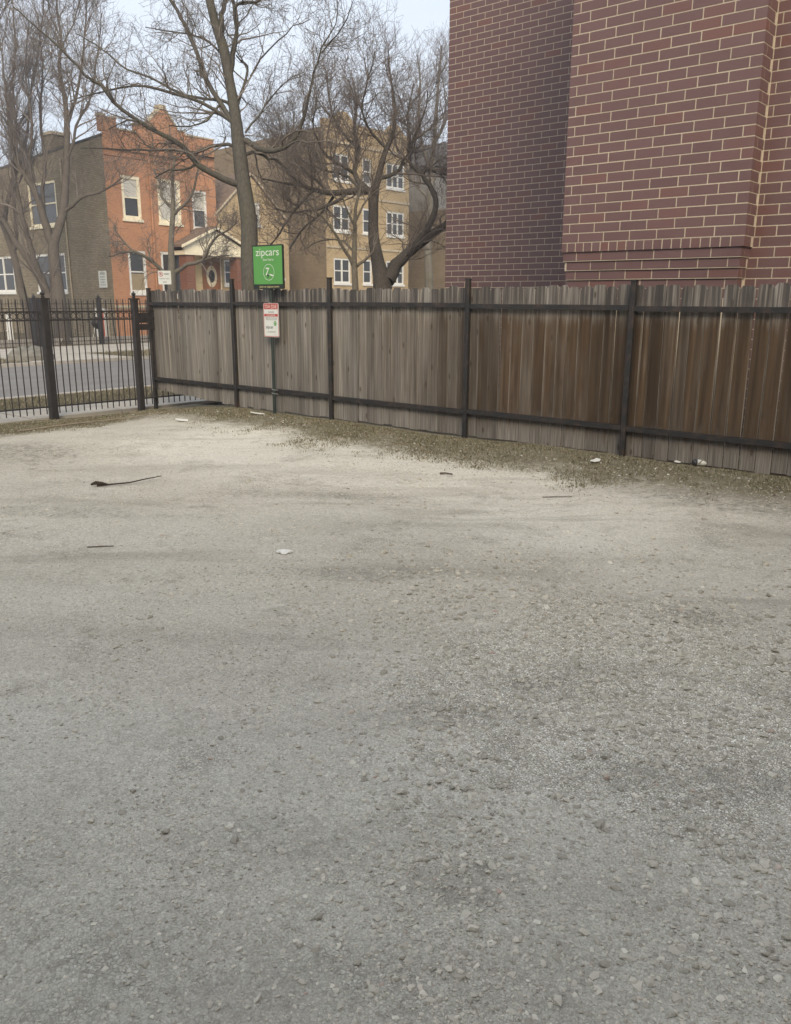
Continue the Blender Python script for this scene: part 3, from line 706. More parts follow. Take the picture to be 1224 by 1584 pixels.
# above the corbel
for r in range(rows_up):
    z0 = ZH + CR + r*CR; y = FRONT
    x1 = PS1
    # the corner brick wraps the corner: alternately a stretcher and a header in the face
    xs = []
    hi = x1; first = BL if r % 2 == 0 else BL*.385
    lo = hi-first
    while hi > PS0+.005:
        xs.append((max(lo, PS0), hi)); hi = lo; lo = hi-BL
    for i, (a, b) in enumerate(xs):
        if b-a < .03: continue
        last = i == 0
        dep = (.095 if r % 2 == 0 else WALLD-FRONT-.05) if last else .095
        pieces.append((a+(MT/2 if a > PS0+.01 else 0), b-(0 if last else MT/2), y, y+dep, z0+MT/2, z0+CR-MT/2, r < 30))
    if r % 2 == 0: pieces.append((x1-.095, x1, y+.095+MT, WALLD-.004, z0+MT/2, z0+CR-MT/2, r < 30))
mort.box(PS0+.004, PS1-.003, FRONT+.0025, 9.9, ZH+CR*1.0, ZH+CR+rows_up*CR)
# header course
hx = PS1; k = 0
while hx > PS0+.01:
    w = .1016 if k else .135
    a = max(PS0, hx-w)
    pieces.append((a+(MT/2 if a > PS0+.01 else 0), hx-(MT/2 if k else 0), FRONT, FRONT+(.2 if k == 0 else .095), ZH+MT*.2, ZH+CR-MT/2, True)); hx = a; k += 1
mort.box(PS0+.004, PS1-.003, FRONT+.0025, 9.9, ZH+.001, ZH+CR-.0005)
# corbelled courses stepping back downward
for k in range(1, 7):
    st = .020*min(k, 4); y = FRONT+st; x1 = PS1-.012*min(k, 4)-.012; x0 = PS0+.012*min(k, 4)
    z1 = ZH-(k-1)*CR; z0 = z1-CR
    hi = x1; first = BL if k % 2 == 1 else BL*.40; lo = hi-first; i = 0
    while hi > x0+.005:
        a = max(lo, x0)
        if hi-a > .03:
            dep = (.095 if k % 2 == 1 else WALLD-y-.05) if i == 0 else .095
            pieces.append((a+(MT/2 if a > x0+.01 else 0), hi-(0 if i == 0 else MT/2), y, y+dep, z0+MT*.8, z1-.001, True))
        hi = lo; lo = hi-BL; i += 1
    if k % 2 == 1: pieces.append((x1-.095, x1, y+.095+MT, WALLD-.004, z0+MT*.8, z1-.001, True))
    mort.box(x0+.004, x1-.003, y+.003, 9.9, z0+.0005, z1-.0006)
mort.box(PS0+.06, PS1-.07, FRONT+.086, 9.9, -.4, ZH-6*CR-.001)
# wall to the right of the bay
for r in range(-22, rows_up):
    z0 = ZH+CR+r*CR; off = 0 if r % 2 else BL/2
    x = PS1+.06-off-BL
    while x < 6.5:
        a, b = max(x, PS1-.05 if r < 0 else PS1+.004), min(x+BL, 6.5)
        if b-a > .03: pieces.append((a+MT/2, b-MT/2, WALLD, WALLD+.095, z0+MT/2, z0+CR-MT/2, (r > -8 and r < 30 and x < PS1+.35)))
        x += BL
mort.box(PS1-.08, 6.5, WALLD+.0025, 20, -.4, 5.2)
# left wing, set back
LW = 13.25
for r in range(-22, rows_up+8):
    z0 = ZH+CR+r*CR; off = 0 if r % 2 else BL/2
    x = -9.905-off; 
    while x < PS0+.3:
        a, b = max(x, -9.905), min(x+BL, PS0+.3)
        if b-a > .03: pieces.append((a+(MT/2 if a > -9.9 else 0), b-MT/2, LW, LW+.095, z0+MT/2, z0+CR-MT/2, False))
        x += BL
mort.box(-9.90, PS0+.3, LW+.002, 30, -.4, 9.2)
mort.box(PS0+.30, 6.4, 13.0, 29.9, -.4, 9.1)
# left flank of the left wing and side of the bay, laid in the same bond
for r in range(-22, rows_up+8):
    z0 = ZH+CR+r*CR; y = LW+.095+MT+(0 if r % 2 else BL/2)-BL/2
    while y < 22:
        a, b = max(y, LW+.096+MT), y+BL
        pieces.append((-9.905, -9.81, a+MT/2, b-MT/2, z0+MT/2, z0+CR-MT/2, False)); y += BL
    y = FRONT+.095+MT+(0 if r % 2 else BL/2)-BL/2
    if r >= 0:
        while y < LW:
            a, b = max(y, FRONT+.096+MT), min(y+BL, LW)
            if b-a > .03: pieces.append((PS0, PS0+.095, a+MT/2, b-MT/2, z0+MT/2, z0+CR-MT/2, False))
            y += BL
mort.box(PS0+.005, PS0+.6, 9.85, LW-.01, -.4, ZH+CR+rows_up*CR-.01)
mort.build('mortar', M['mortar'], bldg)
near = [q for q in pieces if q[6]]; far_ = [q for q in pieces if not q[6]]
0 and print('near bricks', len(near), 'joined', len(far_))
near.sort(key=lambda q: abs(q[4]-3.0)); far_ += near[300:]; near = near[:300]
cache = {}
for q in near:
    key = tuple(round(v_, 3) for v_ in (q[1]-q[0], q[3]-q[2], q[5]-q[4]))
    if key not in cache:
        c_ = .0025; w, dp, h = key
        cache[key] = MB().box(0, w, 0, dp, 0, h).mesh('brick', M['brick'])
    o = bpy.data.objects.new('brick', cache[key]); link(o, bldg)
    o.location = (q[0], q[2]+random.uniform(-.0015, .0015), q[4]); 
m = MB()
for q in far_: m.box(*q[:6])
m.build('brickwork', M['brickwork'], bldg, 'stuff')
MB().box(-9.95, PS0+.28, LW-.05, 30, 9.2005, 9.38).box(PS0-.05, 6.55, FRONT-.05, 29.95, 8.4005+.06, 8.62).build('coping', M['stone'], bldg)

# ------------------------------------------------------------------ plain unseen building behind the viewer, added to shade the near gravel
shade_bldg = thing('brick_building', 'plain unseen brick building added behind the viewer to shade the near gravel', 'building', 0, 0, 0, 0.0)
shade_bldg.location = (0, -6.0, 0)
MB().box(-18, 15, -10, 0, -.4, 8.4).build('wall', M['common_brick'], shade_bldg)
MB().box(-18.1, 15.1, -10.1, .1, 5.2005, 5.4).build('roof', M['roof'], shade_bldg)

# ------------------------------------------------------------------ houses across the street. local x = s-(-35), y = d, facing +x
SF = -35.0
def wall_holes(mb, y0, y1, z0, z1, holes, x, deep=.14):
    ys = sorted({y0, y1, *[h[0] for h in holes], *[h[1] for h in holes]}); zs = sorted({z0, z1, *[h[2] for h in holes], *[h[3] for h in holes]})
    for a, b in zip(ys[:-1], ys[1:]):
        for c_, d in zip(zs[:-1], zs[1:]):
            cy, cz = (a+b)/2, (c_+d)/2
            if any(h[0] < cy < h[1] and h[2] < cz < h[3] for h in holes): continue
            mb.quad((x,a,c_),(x,b,c_),(x,b,d),(x,a,d))
    for h in holes:
        a, b, c_, d = h[:4]; xi = x-deep
        mb.quad((x,a,c_),(xi,a,c_),(xi,a,d),(x,a,d)); mb.quad((xi,b,c_),(x,b,c_),(x,b,d),(xi,b,d))
        mb.quad((x,a,d),(xi,a,d),(xi,b,d),(x,b,d)); mb.quad((xi,a,c_),(x,a,c_),(x,b,c_),(xi,b,c_))
    return mb
def window(parent, x, y0, y1, z0, z1, frame='white_paint', t=.10, blind=None, sill=True, mull=1, axis='x', deep=.10, sash=True):
    """a sash window: frame with meeting rail, glass, blind, sill; faces +x (or -y when axis is 'y')"""
    def tr(b):  # map local (out, along, z)
        if axis == 'x': return b
        b.v = [(p_[1], -p_[0], p_[2]) for p_ in b.v]; b.f = [tuple(reversed(f_)) for f_ in b.f] if False else b.f; return b
    xo = x
    if axis == 'y': xo = -x
    f = MB(); X0, X1 = xo-deep, xo-.02
    f.box(X0, X1, y0, y0+t, z0, z1).box(X0, X1, y1-t, y1, z0, z1).box(X0+.001, X1-.001, y0+t, y1-t, z1-t, z1).box(X0+.001, X1-.001, y0+t, y1-t, z0, z0+t)
    zm = (z0+z1)/2; w = (y1-y0-2*t)/mull
    for k in range(1, mull): f.box(X0+.002, X1-.002, y0+t+k*w-.05, y0+t+k*w+.05, z0+t, z1-t)
    for k in range(mull):
        a = y0+t+k*w+(.05 if k else 0); b = y0+t+(k+1)*w-(.05 if k < mull-1 else 0)
        if sash: f.box(X0+.003, X1-.02, a, b, zm-.03, zm+.03)
    wf = tr(f).build('window', M[frame], parent)
    tr(MB().box(X0-.01, X0+.022, y0+t*.5, y1-t*.5, z0+t*.5, z1-t*.5)).build('pane', M['glass'], wf)
    if blind: 
        a0, a1, mm = blind; hh = z1-z0-2*t
        tr(MB().box(X0+.024, X0+.030, y0+t, y1-t, z0+t+hh*a0, z0+t+hh*a1)).build('blind', M[mm], wf)
    if sill: tr(MB().box(xo-.06, xo+.06, y0-.05, y1+.05, z0-.12, z0-.002)).build('sill', M[frame], wf)
    return wf

# -- orange two-flat: pressed brick front, common brick flank
two = thing('brick_two_flat', 'orange brick house with stepped gabled parapet and cream windows across the street', 'house', SF, 0, 0)
Hf = [(22.53,23.50,5.15,7.00),(24.42,25.70,5.10,7.05),(22.62,23.56,1.90,3.78),(24.38,25.64,1.75,3.80)]
Hr = [(26.74,27.60,5.00,6.78)]
m = MB(); wall_holes(m, 21.75, 26.13, -.3, 8.72, Hf, 0)
m.quad((0,26.13,-.3),(-.5,26.13,-.3),(-.5,26.13,8.72),(0,26.13,8.72))
wall_holes(m, 26.13, 28.2, -.3, 8.72, Hr, -.5)
m.quad((-.5,28.2,-.3),(-19,28.2,-.3),(-19,28.2,8.72),(-.5,28.2,8.72))
m.build('front_wall', M['orange_brick'], two)
flank_holes = [(-6.95,-4.30,5.05,7.05),(-6.85,-4.0,1.95,3.75),(-11.5,-9.2,1.95,3.75)]
m = MB(); wall_holes(m, -19, -.001, -.3, 7.3, flank_holes, 0, .14)
m.v = [(p_[1], 21.75-p_[0], p_[2]) for p_ in m.v]
m.quad((-19,21.75,7.3),(-.001,21.75,7.3),(-.001,21.75,8.45),(-19,21.75,7.3)) if False else m.quad((-19,21.75,7.3),(-.001,21.75,7.3),(-.001,21.75,8.50),(-19,21.75,7.42))
m.build('flank_wall', M['common_brick'], two)
MB().quad((-19,21.75,7.36),(-.3,21.75,8.40),(-.3,28.2,8.40),(-19,28.2,7.36)).build('roof', M['roof'], two)
MB().prism([(-19,7.425),(-.001,8.505),(-.001,8.60),(-19,7.53)], 'y', 21.72, 21.98).build('flank_coping', M['roof'], two)
# parapet: corner turrets, steps and centre gable
par = MB()
par.box(-.30, .02, 21.73, 22.50, 8.7205, 9.30, 0)
par.box(-.28, .0, 22.5005, 23.50, 8.7205, 8.86)
par.box(-.30, .02, 23.5005, 24.2, 8.7205, 9.22)
par.prism([(24.2005,8.7205),(25.7,8.7205),(25.7,9.30),(25.06,10.05),(24.85,10.05),(24.2005,9.42)], 'x', -.30, .025)
par.box(-.30, .02, 25.7005, 26.13, 8.7205, 9.24); par.box(-.80, -.48, 26.131, 28.2, 8.7205, 9.20)
par.build('parapet', M['orange_brick'], two)
cop = MB().box(-.34, .06, 21.69, 21.98, 9.3005, 9.42).box(-.34,.06,22.28,22.54,9.3005,9.36).box(-.34, .06, 23.46, 24.16, 9.2205, 9.29).box(-.36, .07, 24.78, 25.12, 10.0505, 10.24).box(-.33,.05,22.56,23.45,8.8605,8.92)
cop.prism([(24.14,9.43),(24.20,9.425),(24.84,10.045),(24.79,10.10)], 'x', -.33, .05).prism([(25.07,10.055),(25.71,9.305),(25.78,9.33),(25.13,10.11)], 'x', -.33, .05)
cop.box(-.33, .05, 25.79, 26.16, 9.2405, 9.30).box(-.84,-.44,26.165,28.24,9.2005,9.27)
cop.build('coping', M['stone'], two)
MB().box(.001, .09, 21.76, 26.10, 8.02, 8.16).box(.001,.05,21.76,26.1,7.75,7.83).build('string_course', M['orange_brick'], two)
MB().box(.001, .05, 21.76, 26.12, 1.18, 1.34).build('water_table', M['stone'], two)
MB().tube([(.06,24.02,8.0),(.06,24.02,1.4),(.06,24.02,-.1)], .05, 6).build('downpipe', M['orange_brick'], two)
window(two, 0, *Hf[0], 'cream', .14, (.5, 1.0, 'blind')); window(two, 0, *Hf[1], 'cream', .15, (0, 1, 'blind'), True, 1)
window(two, 0, *Hf[2], 'white_paint', .12, (.0, .45, 'tan_blind')); window(two, 0, *Hf[3], 'white_paint', .13, None, True, 1, sash=False)
window(two, -.5, *Hr[0], 'white_paint', .10, (.5, 1, 'blind'))
def flank_window(y0, y1, z0, z1, frame, mull, blind=None):
    return window(two, 21.75, y0, y1, z0, z1, frame, .11, blind, True, mull, 'y')
flank_window(*flank_holes[0], 'cream', 2); flank_window(*flank_holes[1], 'white_paint', 2); flank_window(*flank_holes[2], 'white_paint', 2)
# chimneys on the flank
MB().box(-5.2, -4.3, 21.80, 22.5, 8.0, 9.05).build('chimney', M['common_brick'], two); MB().box(-5.28, -4.22, 21.74, 22.56, 9.0505, 9.18).build('chimney_cap', M['stone'], two)
MB().tube([(-3.55,21.70,7.9),(-3.55,21.70,3.0),(-3.5,21.70,.2)], .035, 5).build('conduit', M['stone'], two)
MB().box(-1.35,-.75, 21.62, 21.74, -.1, 1.0).build('basement_door', plain('orange_paint', (.42,.075,.03), .6, .3, .1, 4), two)
MB().box(-1.47,-1.36, 21.60, 21.745, -.1, 1.12).box(-.74,-.63,21.60,21.745,-.1,1.12).box(-1.47,-.63,21.60,21.744,1.1205,1.22).build('door_frame', M['white_paint'], two)

# -- gabled porch in front of the door, between the two-flat and the tan house
porch = thing('entrance_porch', 'cream pedimented porch on brick piers over a door with an oval window', 'porch', SF, 0, 0)
PX = .95
MB().prism([(25.05,3.86),(28.75,3.86),(28.75,4.02),(26.9,4.84),(25.05,4.02)], 'x', PX-.12, PX).build('pediment', M['cream'], porch)
MB().prism([(24.85,4.0),(26.9,4.92),(28.95,4.0),(28.95,4.10),(26.9,5.04),(24.85,4.10)], 'x', -.6, PX+.14).build('roof', M['roof_brown'], porch)
MB().prism([(24.80,3.96),(26.9,4.90),(26.9,5.01),(24.80,4.08)], 'x', PX+.141, PX+.20).prism([(26.901,4.90),(29.0,3.96),(29.0,4.08),(26.901,5.01)], 'x', PX+.141, PX+.20).build('bargeboard', M['cream'], porch)
MB().box(-.6, PX+.02, 25.05, 28.75, 3.66, 3.859).build('beam', M['cream'], porch)
for y in (25.15, 28.2): MB().box(.35, PX-.05, y, y+.5, -.2, 3.659).build('pier', M['porch_brick'], porch)
MB().box(-.45, PX, 25.1, 28.7, -.2, 1.0).build('floor', M['concrete'], porch)
for k in range(4): MB().box(PX+.001+.28*k, PX+.28*(k+1), 26.3, 27.9, -.2, .83-.22*k).build('step', M['concrete'], porch)
MB().box(-.44, -.38, 26.0, 27.02, 1.0, 3.655).build('door_surround', M['yellow_paint'], porch)
dr = MB().box(-.44, -.37, 27.021, 28.16, 1.0, 3.62).build('door', M['door_wood'], porch)
rg = MB(); annulus(rg, 27.60, 2.74, 0, .31, .53, .62); rg.v = [(-.362+p_[1], p_[0], p_[2]) for p_ in rg.v]; rg.build('oval_frame', M['cream'], dr)
ov = disc(MB(), 27.60, 2.74, 0, .192, .31); ov.v = [(-.366, p_[0], p_[2]) for p_ in ov.v]; ov.build('oval_glass', M['glass'], dr)
MB().box(-.379, -.35, 26.25, 26.45, 2.45, 2.80).build('mailbox', M['iron'], porch)
MB().box(-.44, -.38, 28.161, 28.24, 1.0, 3.655).build('side_light', M['cream'], porch)

# -- tan gabled house
tan = thing('tan_gabled_house', 'tan brick gabled house with white bargeboards beside the orange brick house', 'house', SF, 0, 0)
Ht = [(30.30,31.15,5.45,6.55),(31.85,32.75,2.75,4.2),(28.6,29.2,2.35,3.6),(29.75,30.35,2.35,3.6)]
m = MB(); wall_holes(m, 28.25, 33.15, -.3, 5.4, [h for h in Ht if h[3] < 5], -.6)
sub = [(30.30,31.15,5.45,6.55)]
wall_holes(m, 29.7, 31.7, 5.4001, 6.60, sub, -.6)
m.poly([(-.6,28.25,5.4),(-.6,29.7,5.4),(-.6,29.7,7.05),(-.6,28.25,5.72)]); m.poly([(-.6,31.7,5.4),(-.6,33.15,5.4),(-.6,33.15,5.55),(-.6,31.7,6.92)])
m.poly([(-.6,29.7,6.60),(-.6,31.7,6.60),(-.6,31.7,6.92),(-.6,30.6,7.80),(-.6,29.7,7.05)])
m.quad((-.6,28.25,-.3),(-14,28.25,-.3),(-14,28.25,5.72),(-.6,28.25,5.72)); m.quad((-.6,33.15,-.3),(-14,33.15,-.3),(-14,33.15,5.55),(-.6,33.15,5.55))
m.build('wall', M['tan_brick'], tan)
MB().prism([(28.1,5.60),(30.6,7.86),(33.3,5.42),(33.3,5.56),(30.6,8.02),(28.1,5.74)], 'x', -14, -.55).build('roof', M['roof_brown'], tan)
MB().prism([(28.05,5.63),(30.6,7.92),(30.6,8.03),(28.05,5.74)], 'x', -.549, -.50).prism([(30.601,7.92),(33.35,5.46),(33.35,5.58),(30.601,8.03)], 'x', -.549, -.50).build('bargeboard', M['stone'], tan)
for h in Ht: window(tan, -.6, *h, 'white_paint', .10, (.5, 1, 'blind') if h[2] > 5 else None, True, 1)

# -- tan three-flat
three = thing('three_storey_flats', 'three-storey tan brick flats with dark brick flank behind the bare trees', 'apartment building', SF, 0, 0)
zr = [(2.55,3.95),(5.45,6.85),(8.2,9.6)]
cols = [(36.10,37.50,2),(38.6,39.4,1),(40.75,42.45,3)]
Hh = [(a,b,z0,z1) for a,b,mu in cols for z0,z1 in zr]
m = MB(); wall_holes(m, 35.5, 42.9, -.3, 10.9, Hh, 0); m.quad((0,42.9,-.3),(-22,42.9,-.3),(-22,42.9,10.9),(0,42.9,10.9)); m.build('front_wall', M['tan_brick'], three)
MB().quad((-22,35.5,-.3),(-.001,35.5,-.3),(-.001,35.5,10.9),(-22,35.5,10.2)).build('flank_wall', M['dark_brick'], three)
MB().quad((-22,35.5,10.2),(-.3,35.5,10.7),(-.3,42.9,10.7),(-22,42.9,10.2)).build('roof', M['roof'], three)
MB().box(-.3, .04, 35.46, 42.94, 10.9005, 11.3).prism([(36.2,11.3005),(38.0,11.3005),(37.3,11.85),(36.9,11.85)], 'x', -.28, .02).prism([(40.7,11.3005),(42.5,11.3005),(41.8,11.85),(41.4,11.85)], 'x', -.28, .02).build('parapet', M['tan_brick'], three)
MB().box(.001, .07, 35.5, 42.9, 10.1, 10.25).box(.001,.05,35.5,42.9,7.35,7.47).box(.001,.05,35.5,42.9,4.5,4.62).build('string_course', M['stone'], three)
for a, b, mu in cols:
    for z0, z1 in zr: window(three, 0, a, b, z0, z1, 'white_paint', .10, None, True, mu)

# -- house at the right end: brown brick flank below grey clapboard, tan front
endh = thing('grey_clapboard_house', 'house with grey clapboard upper floor over brown brick, seen beside the brick building', 'house', SF, 0, 0)
MB().quad((-16,46.0,-.3),(1.5,46.0,-.3),(1.5,46.0,7.35),(-16,46.0,7.35)).build('flank_wall', M['dark_brick'], endh)
m = MB(); He = [(46.9,47.7,2.9,4.4),(49,50,2.9,4.4),(46.9,47.7,5.2,6.7)]; wall_holes(m, 46.0, 54, -.3, 7.35, He, 1.5); m.build('front_wall', M['tan_brick'], endh)
for h in He: window(endh, 1.5, *h, 'white_paint', .1, None)
MB().box(-15, -1.0, 46.3, 53.5, 7.3505, 10.2).build('upper_floor', M['clapboard'], endh)
MB().prism([(45.9,10.15),(53.9,10.15),(49.9,12.2)], 'x', -15.4, -.6).build('roof', M['roof'], endh)
window(endh, 46.3, -4.2, -2.9, 8.0, 9.6, 'white_paint', .1, None, True, 2, 'y'); 
MB().box(-16, 1.6, 45.96, 54, 7.3505, 7.42).build('flat_roof', M['roof'], endh) if False else None

# ------------------------------------------------------------------ things in the yard across the street
ff = thing('yard_fence', 'low black iron fence along the far pavement in front of the olive brick wall', 'fence', -31.0, 0, 0)
m = MB()
for d in np.arange(8.0, 24.0, .11): m.tube([(0, d, -.1), (0, d, 1.58), (0, d, 1.63)], [.008,.008,.002], 4)
m.build('bars', M['iron'], ff, 'stuff')
MB().box(-.012,.012,8,24,0,.025).box(-.012,.012,8,24,1.42,1.445).box(-.012,.012,8,24,1.25,1.275).build('rail', M['iron'], ff)
for d, w in ((11.5,.06),(15.9,.13),(18.55,.07),(21.2,.06),(23.9,.06)):
    po = MB().box(-w, w, d-w, d+w, -.2, 1.62).build('post', M['iron'], ff)
    MB().box(-w-.03, w+.03, d-w-.03, d+w+.03, 1.6205, 1.66).lathe([(.05,1.6605),(.07,1.70),(.03,1.76),(.005,1.82)], 8, 0, d).build('finial', M['iron'], po)
ed = MB().box(-31.62, -31.45, 14.5, 21.2, -.15, .12).build('garden_edging', M['kerb_concrete'], None, None, None, (0,0,PSI)); tag(ed, 'low pale concrete edging behind the far iron fence', 'edging')
gr = thing('kettle_grill', 'small black kettle grill with pale legs behind the far iron fence', 'grill', -31.9, 18.95, 0)
b = MB().lathe([(.05,.42),(.17,.50),(.225,.60),(.235,.68),(.23,.70),(.20,.80),(.12,.88),(.03,.905)], 16); b.smooth = True; b.build('bowl', M['iron'], gr)
for a in (0.4, 2.5, 4.6): MB().tube([(.12*math.cos(a), .12*math.sin(a), .50), (.26*math.cos(a), .26*math.sin(a), -.13)], .016, 6).build('leg', M['white_paint'], gr)
MB().tube([(-.05,0,.90),(-.04,0,.95),(.04,0,.95),(.05,0,.90)], .012, 5).build('handle', M['white_paint'], gr)
wb_ = thing('white_board', 'white board leaning upright in the yard behind the left tree', 'board', -33.2, 15.9, -.13)
MB().prism([(-.22,0),(.22,0),(.16,1.15),(-.16,1.15)], 'y', 0, .05).build('panel', M['white_paint'], wb_); MB().box(-.20,.20,-.02,-.001,.50,.54).build('cross_batten', M['white_paint'], wb_)
tk = thing('white_tank', 'white upright tank at the left edge behind the far iron fence', 'tank', -34.3, 14.35, -.13)
b = MB().lathe([(.28,.35),(.32,.45),(.32,1.15),(.27,1.32),(.12,1.42),(.03,1.44)], 18); b.smooth = True; b.build('body', M['white_paint'], tk)
MB().lathe([(.30,0),(.30,.34),(.26,.349)], 16).build('stand', M['iron'], tk); MB().lathe([(.06,1.4405),(.06,1.52),(.02,1.54)], 8).build('valve', M['steel'], tk)
bn = thing('yard_bench', 'dark low bench standing in the yard at the left edge', 'bench', -33.0, 14.0, -.13)
for k in range(3): MB().box(-.45+.0, .45, -.22+.15*k, -.09+.15*k, .40, .44).build('slat', M['iron'], bn)
for x in (-.38,.38): MB().box(x-.04, x+.04, -.2, .2, 0, .399).build('leg', M['iron'], bn)
MB().box(-.45,.45,.24,.28,.45,.75).build('backrest', M['iron'], bn)
# boulder on the far verge
v = []; N = 26
b = MB(); prof = [(.0,.62),(.25,.58),(.48,.45),(.60,.25),(.62,.05),(.58,-.1)]
for i, (r0, z0) in enumerate(prof):
    for k in range(N):
        a = 2*math.pi*k/N; rr = r0*(1+.10*math.sin(2*a+1)+.06*math.sin(5*a+i)); b.v.append((rr*math.cos(a)*.7, rr*math.sin(a)*1.15, z0*(1+.08*math.sin(3*a))*.72))
for i in range(len(prof)-1):
    for k in range(N): b.f.append((i*N+k, (i+1)*N+k, (i+1)*N+(k+1)%N, i*N+(k+1)%N))
bo = b.build('boulder', plain('boulder_stone', (.20,.19,.165), .95, .15, .3, 5), None, None, W(-24.35, 12.2, -.17), (0,0,PSI)); tag(bo, 'rounded grey boulder on the verge across the street', 'boulder')

# wall notice and small no parking sign
nt = thing('wall_notice', 'white notice board with dark print fixed to the olive brick flank wall', 'sign', -35.75, 21.72, 2.12)
MB().prism(rrect(.66, .74, .02, 0), 'y', -.02, 0).build('panel', M['sign_white'], nt)
text_obj('NOTICE', .40, .10, M['print_dark'], nt, 0, .62, -.0215, .03)
for k, t in enumerate(['PRIVATE PROPERTY', 'NO TRESPASSING', 'NO DUMPING', 'VIOLATORS FINED']): text_obj(t, [.46,.44,.34,.42][k], .055, M['print_dark'], nt, 0, .47-.115*k, -.0215, .01)
ns_ = thing('no_parking_sign', 'small white no parking sign with a crossed circle above the left end of the fence', 'sign', 0, 0, 0, math.radians(-8))
ns_.location = (-5.35, 20.0, 0)
MB().box(-.02, .02, .0, .03, -.25, 2.20).build('pole', M['steel'], ns_)
MB().prism(rrect(.31, .305, .02, 1.96), 'y', -.006, -.0005).build('panel', M['sign_white'], ns_)
annulus(MB(), -.085, 2.185, -.0075, .042, .054).quad((-.126,-.0075,2.217),(-.117,-.0075,2.226),(-.044,-.0075,2.153),(-.053,-.0075,2.144)).build('emblem', M['sign_red'], ns_)
text_obj('P', .035, .055, M['print_dark'], ns_, -.085, 2.185, -.0070, .02)
text_obj('PERMIT', .13, .030, M['print_dark'], ns_, .055, 2.19, -.0075, .02); text_obj('PARKING ONLY', .24, .022, M['print_dark'], ns_, 0, 2.085, -.0075, .01); text_obj('TOW', .09, .030, M['print_dark'], ns_, .0, 2.01, -.0075, .02)

# ------------------------------------------------------------------ bare trees
def unproject(px, py, zc):
    return Vector((0,0,CAM_H)) + (fw + RT*((px-612)/1290) + UP*((792-py)/1290))*zc
def smooth_path(P, R, step):
    """Catmull-Rom resample of points P (n,3) with radii R"""
    P = np.asarray(P, float); R = np.asarray(R, float)
    A = np.vstack([2*P[0]-P[1], P, 2*P[-1]-P[-2]]); out = []; rad = []
    for i in range(len(P)-1):
        p0, p1, p2, p3 = A[i], A[i+1], A[i+2], A[i+3]; L = np.linalg.norm(p2-p1); k = max(2, int(L/step))
        for t in np.arange(k)/k:
            out.append(.5*((2*p1)+(-p0+p2)*t+(2*p0-5*p1+4*p2-p3)*t*t+(-p0+3*p1-3*p2+p3)*t**3)); rad.append(R[i]*(1-t)+R[i+1]*t)
    out.append(P[-1]); rad.append(R[-1]); return np.array(out), np.array(rad)
def tubes(P, R, sides):
    """P (N,m,3), R (N,m) -> verts, quads"""
    N, m, _ = P.shape
    T = np.empty_like(P); T[:, 1:-1] = P[:, 2:]-P[:, :-2]; T[:, 0] = P[:, 1]-P[:, 0]; T[:, -1] = P[:, -1]-P[:, -2]
    T /= np.linalg.norm(T, axis=2, keepdims=True)+1e-9
    ref = np.tile(np.array([.31,.52,.79]), (N, m, 1)); U = np.cross(T, ref); U /= np.linalg.norm(U, axis=2, keepdims=True)+1e-9
    Vv = np.cross(T, U); a = np.arange(sides)*2*np.pi/sides
    X = P[:, :, None]+R[:, :, None, None]*(U[:, :, None]*np.cos(a)[None, None, :, None]+Vv[:, :, None]*np.sin(a)[None, None, :, None])
    idx = (np.arange(N)*m*sides)[:, None, None]+(np.arange(m-1)*sides)[None, :, None]; k = np.arange(sides)[None, None]; k2 = (k+1) % sides
    F = np.stack([idx+k, idx+k2, idx+k2+sides, idx+k+sides], -1).reshape(-1, 4)
    return X.reshape(-1, 3), F
def sprout(P, R, count, len_rng, ang, rng_, m=7, up=.15, wob=.22, t_min=.15, taper=.15, rfac=.6, bias=None, rmin=.0022):
    """children of polylines P (N,m0,3): count per parent; crooked shoots"""
    N, m0, _ = P.shape
    par = np.repeat(np.arange(N), count) if hasattr(count, '__len__') else np.repeat(np.arange(N), int(count)); K = len(par)
    if K == 0: return np.zeros((0, m, 3)), np.zeros((0, m))
    t = rng_.uniform(t_min, .98, K)*(m0-1); i = np.minimum(t.astype(int), m0-2); f = (t-i)[:, None]
    base = P[par, i]*(1-f)+P[par, i+1]*f; r0 = (R[par, i]*(1-f[:, 0])+R[par, i+1]*f[:, 0])
    tan_ = P[par, i+1]-P[par, i]; tan_ /= np.linalg.norm(tan_, axis=1, keepdims=True)+1e-9
    q = rng_.normal(size=(K, 3)); q -= tan_*(q*tan_).sum(1, keepdims=True); q /= np.linalg.norm(q, axis=1, keepdims=True)
    an = rng_.uniform(ang[0], ang[1], K)[:, None]; dr = tan_*np.cos(an)+q*np.sin(an)
    dr[:, 2] += up
    if bias is not None: dr += bias
    dr /= np.linalg.norm(dr, axis=1, keepdims=True)
    plen = np.linalg.norm(P[par, -1]-P[par, 0], axis=1)
    L = rng_.uniform(len_rng[0], len_rng[1], K)*(1-.45*(t/(m0-1)))
    out = np.zeros((K, m, 3)); out[:, 0] = base; cur = dr.copy(); st = (L/(m-1))[:, None]
    for j in range(1, m):
        cur = cur+rng_.normal(0, wob, (K, 3)); cur[:, 2] += up*.25; cur /= np.linalg.norm(cur, axis=1, keepdims=True); out[:, j] = out[:, j-1]+cur*st
    r0 = np.minimum(r0*rfac, L*.018)
    Rr = np.maximum(r0[:, None]*np.linspace(1, taper, m)[None], rmin)
    return out, Rr
def resamp(P, R, m):
    i = np.linspace(0, len(P)-1, m); a = np.minimum(i.astype(int), len(P)-2); f = i-a
    return P[a]*(1-f[:, None])+P[a+1]*f[:, None], R[a]*(1-f)+R[a+1]*f
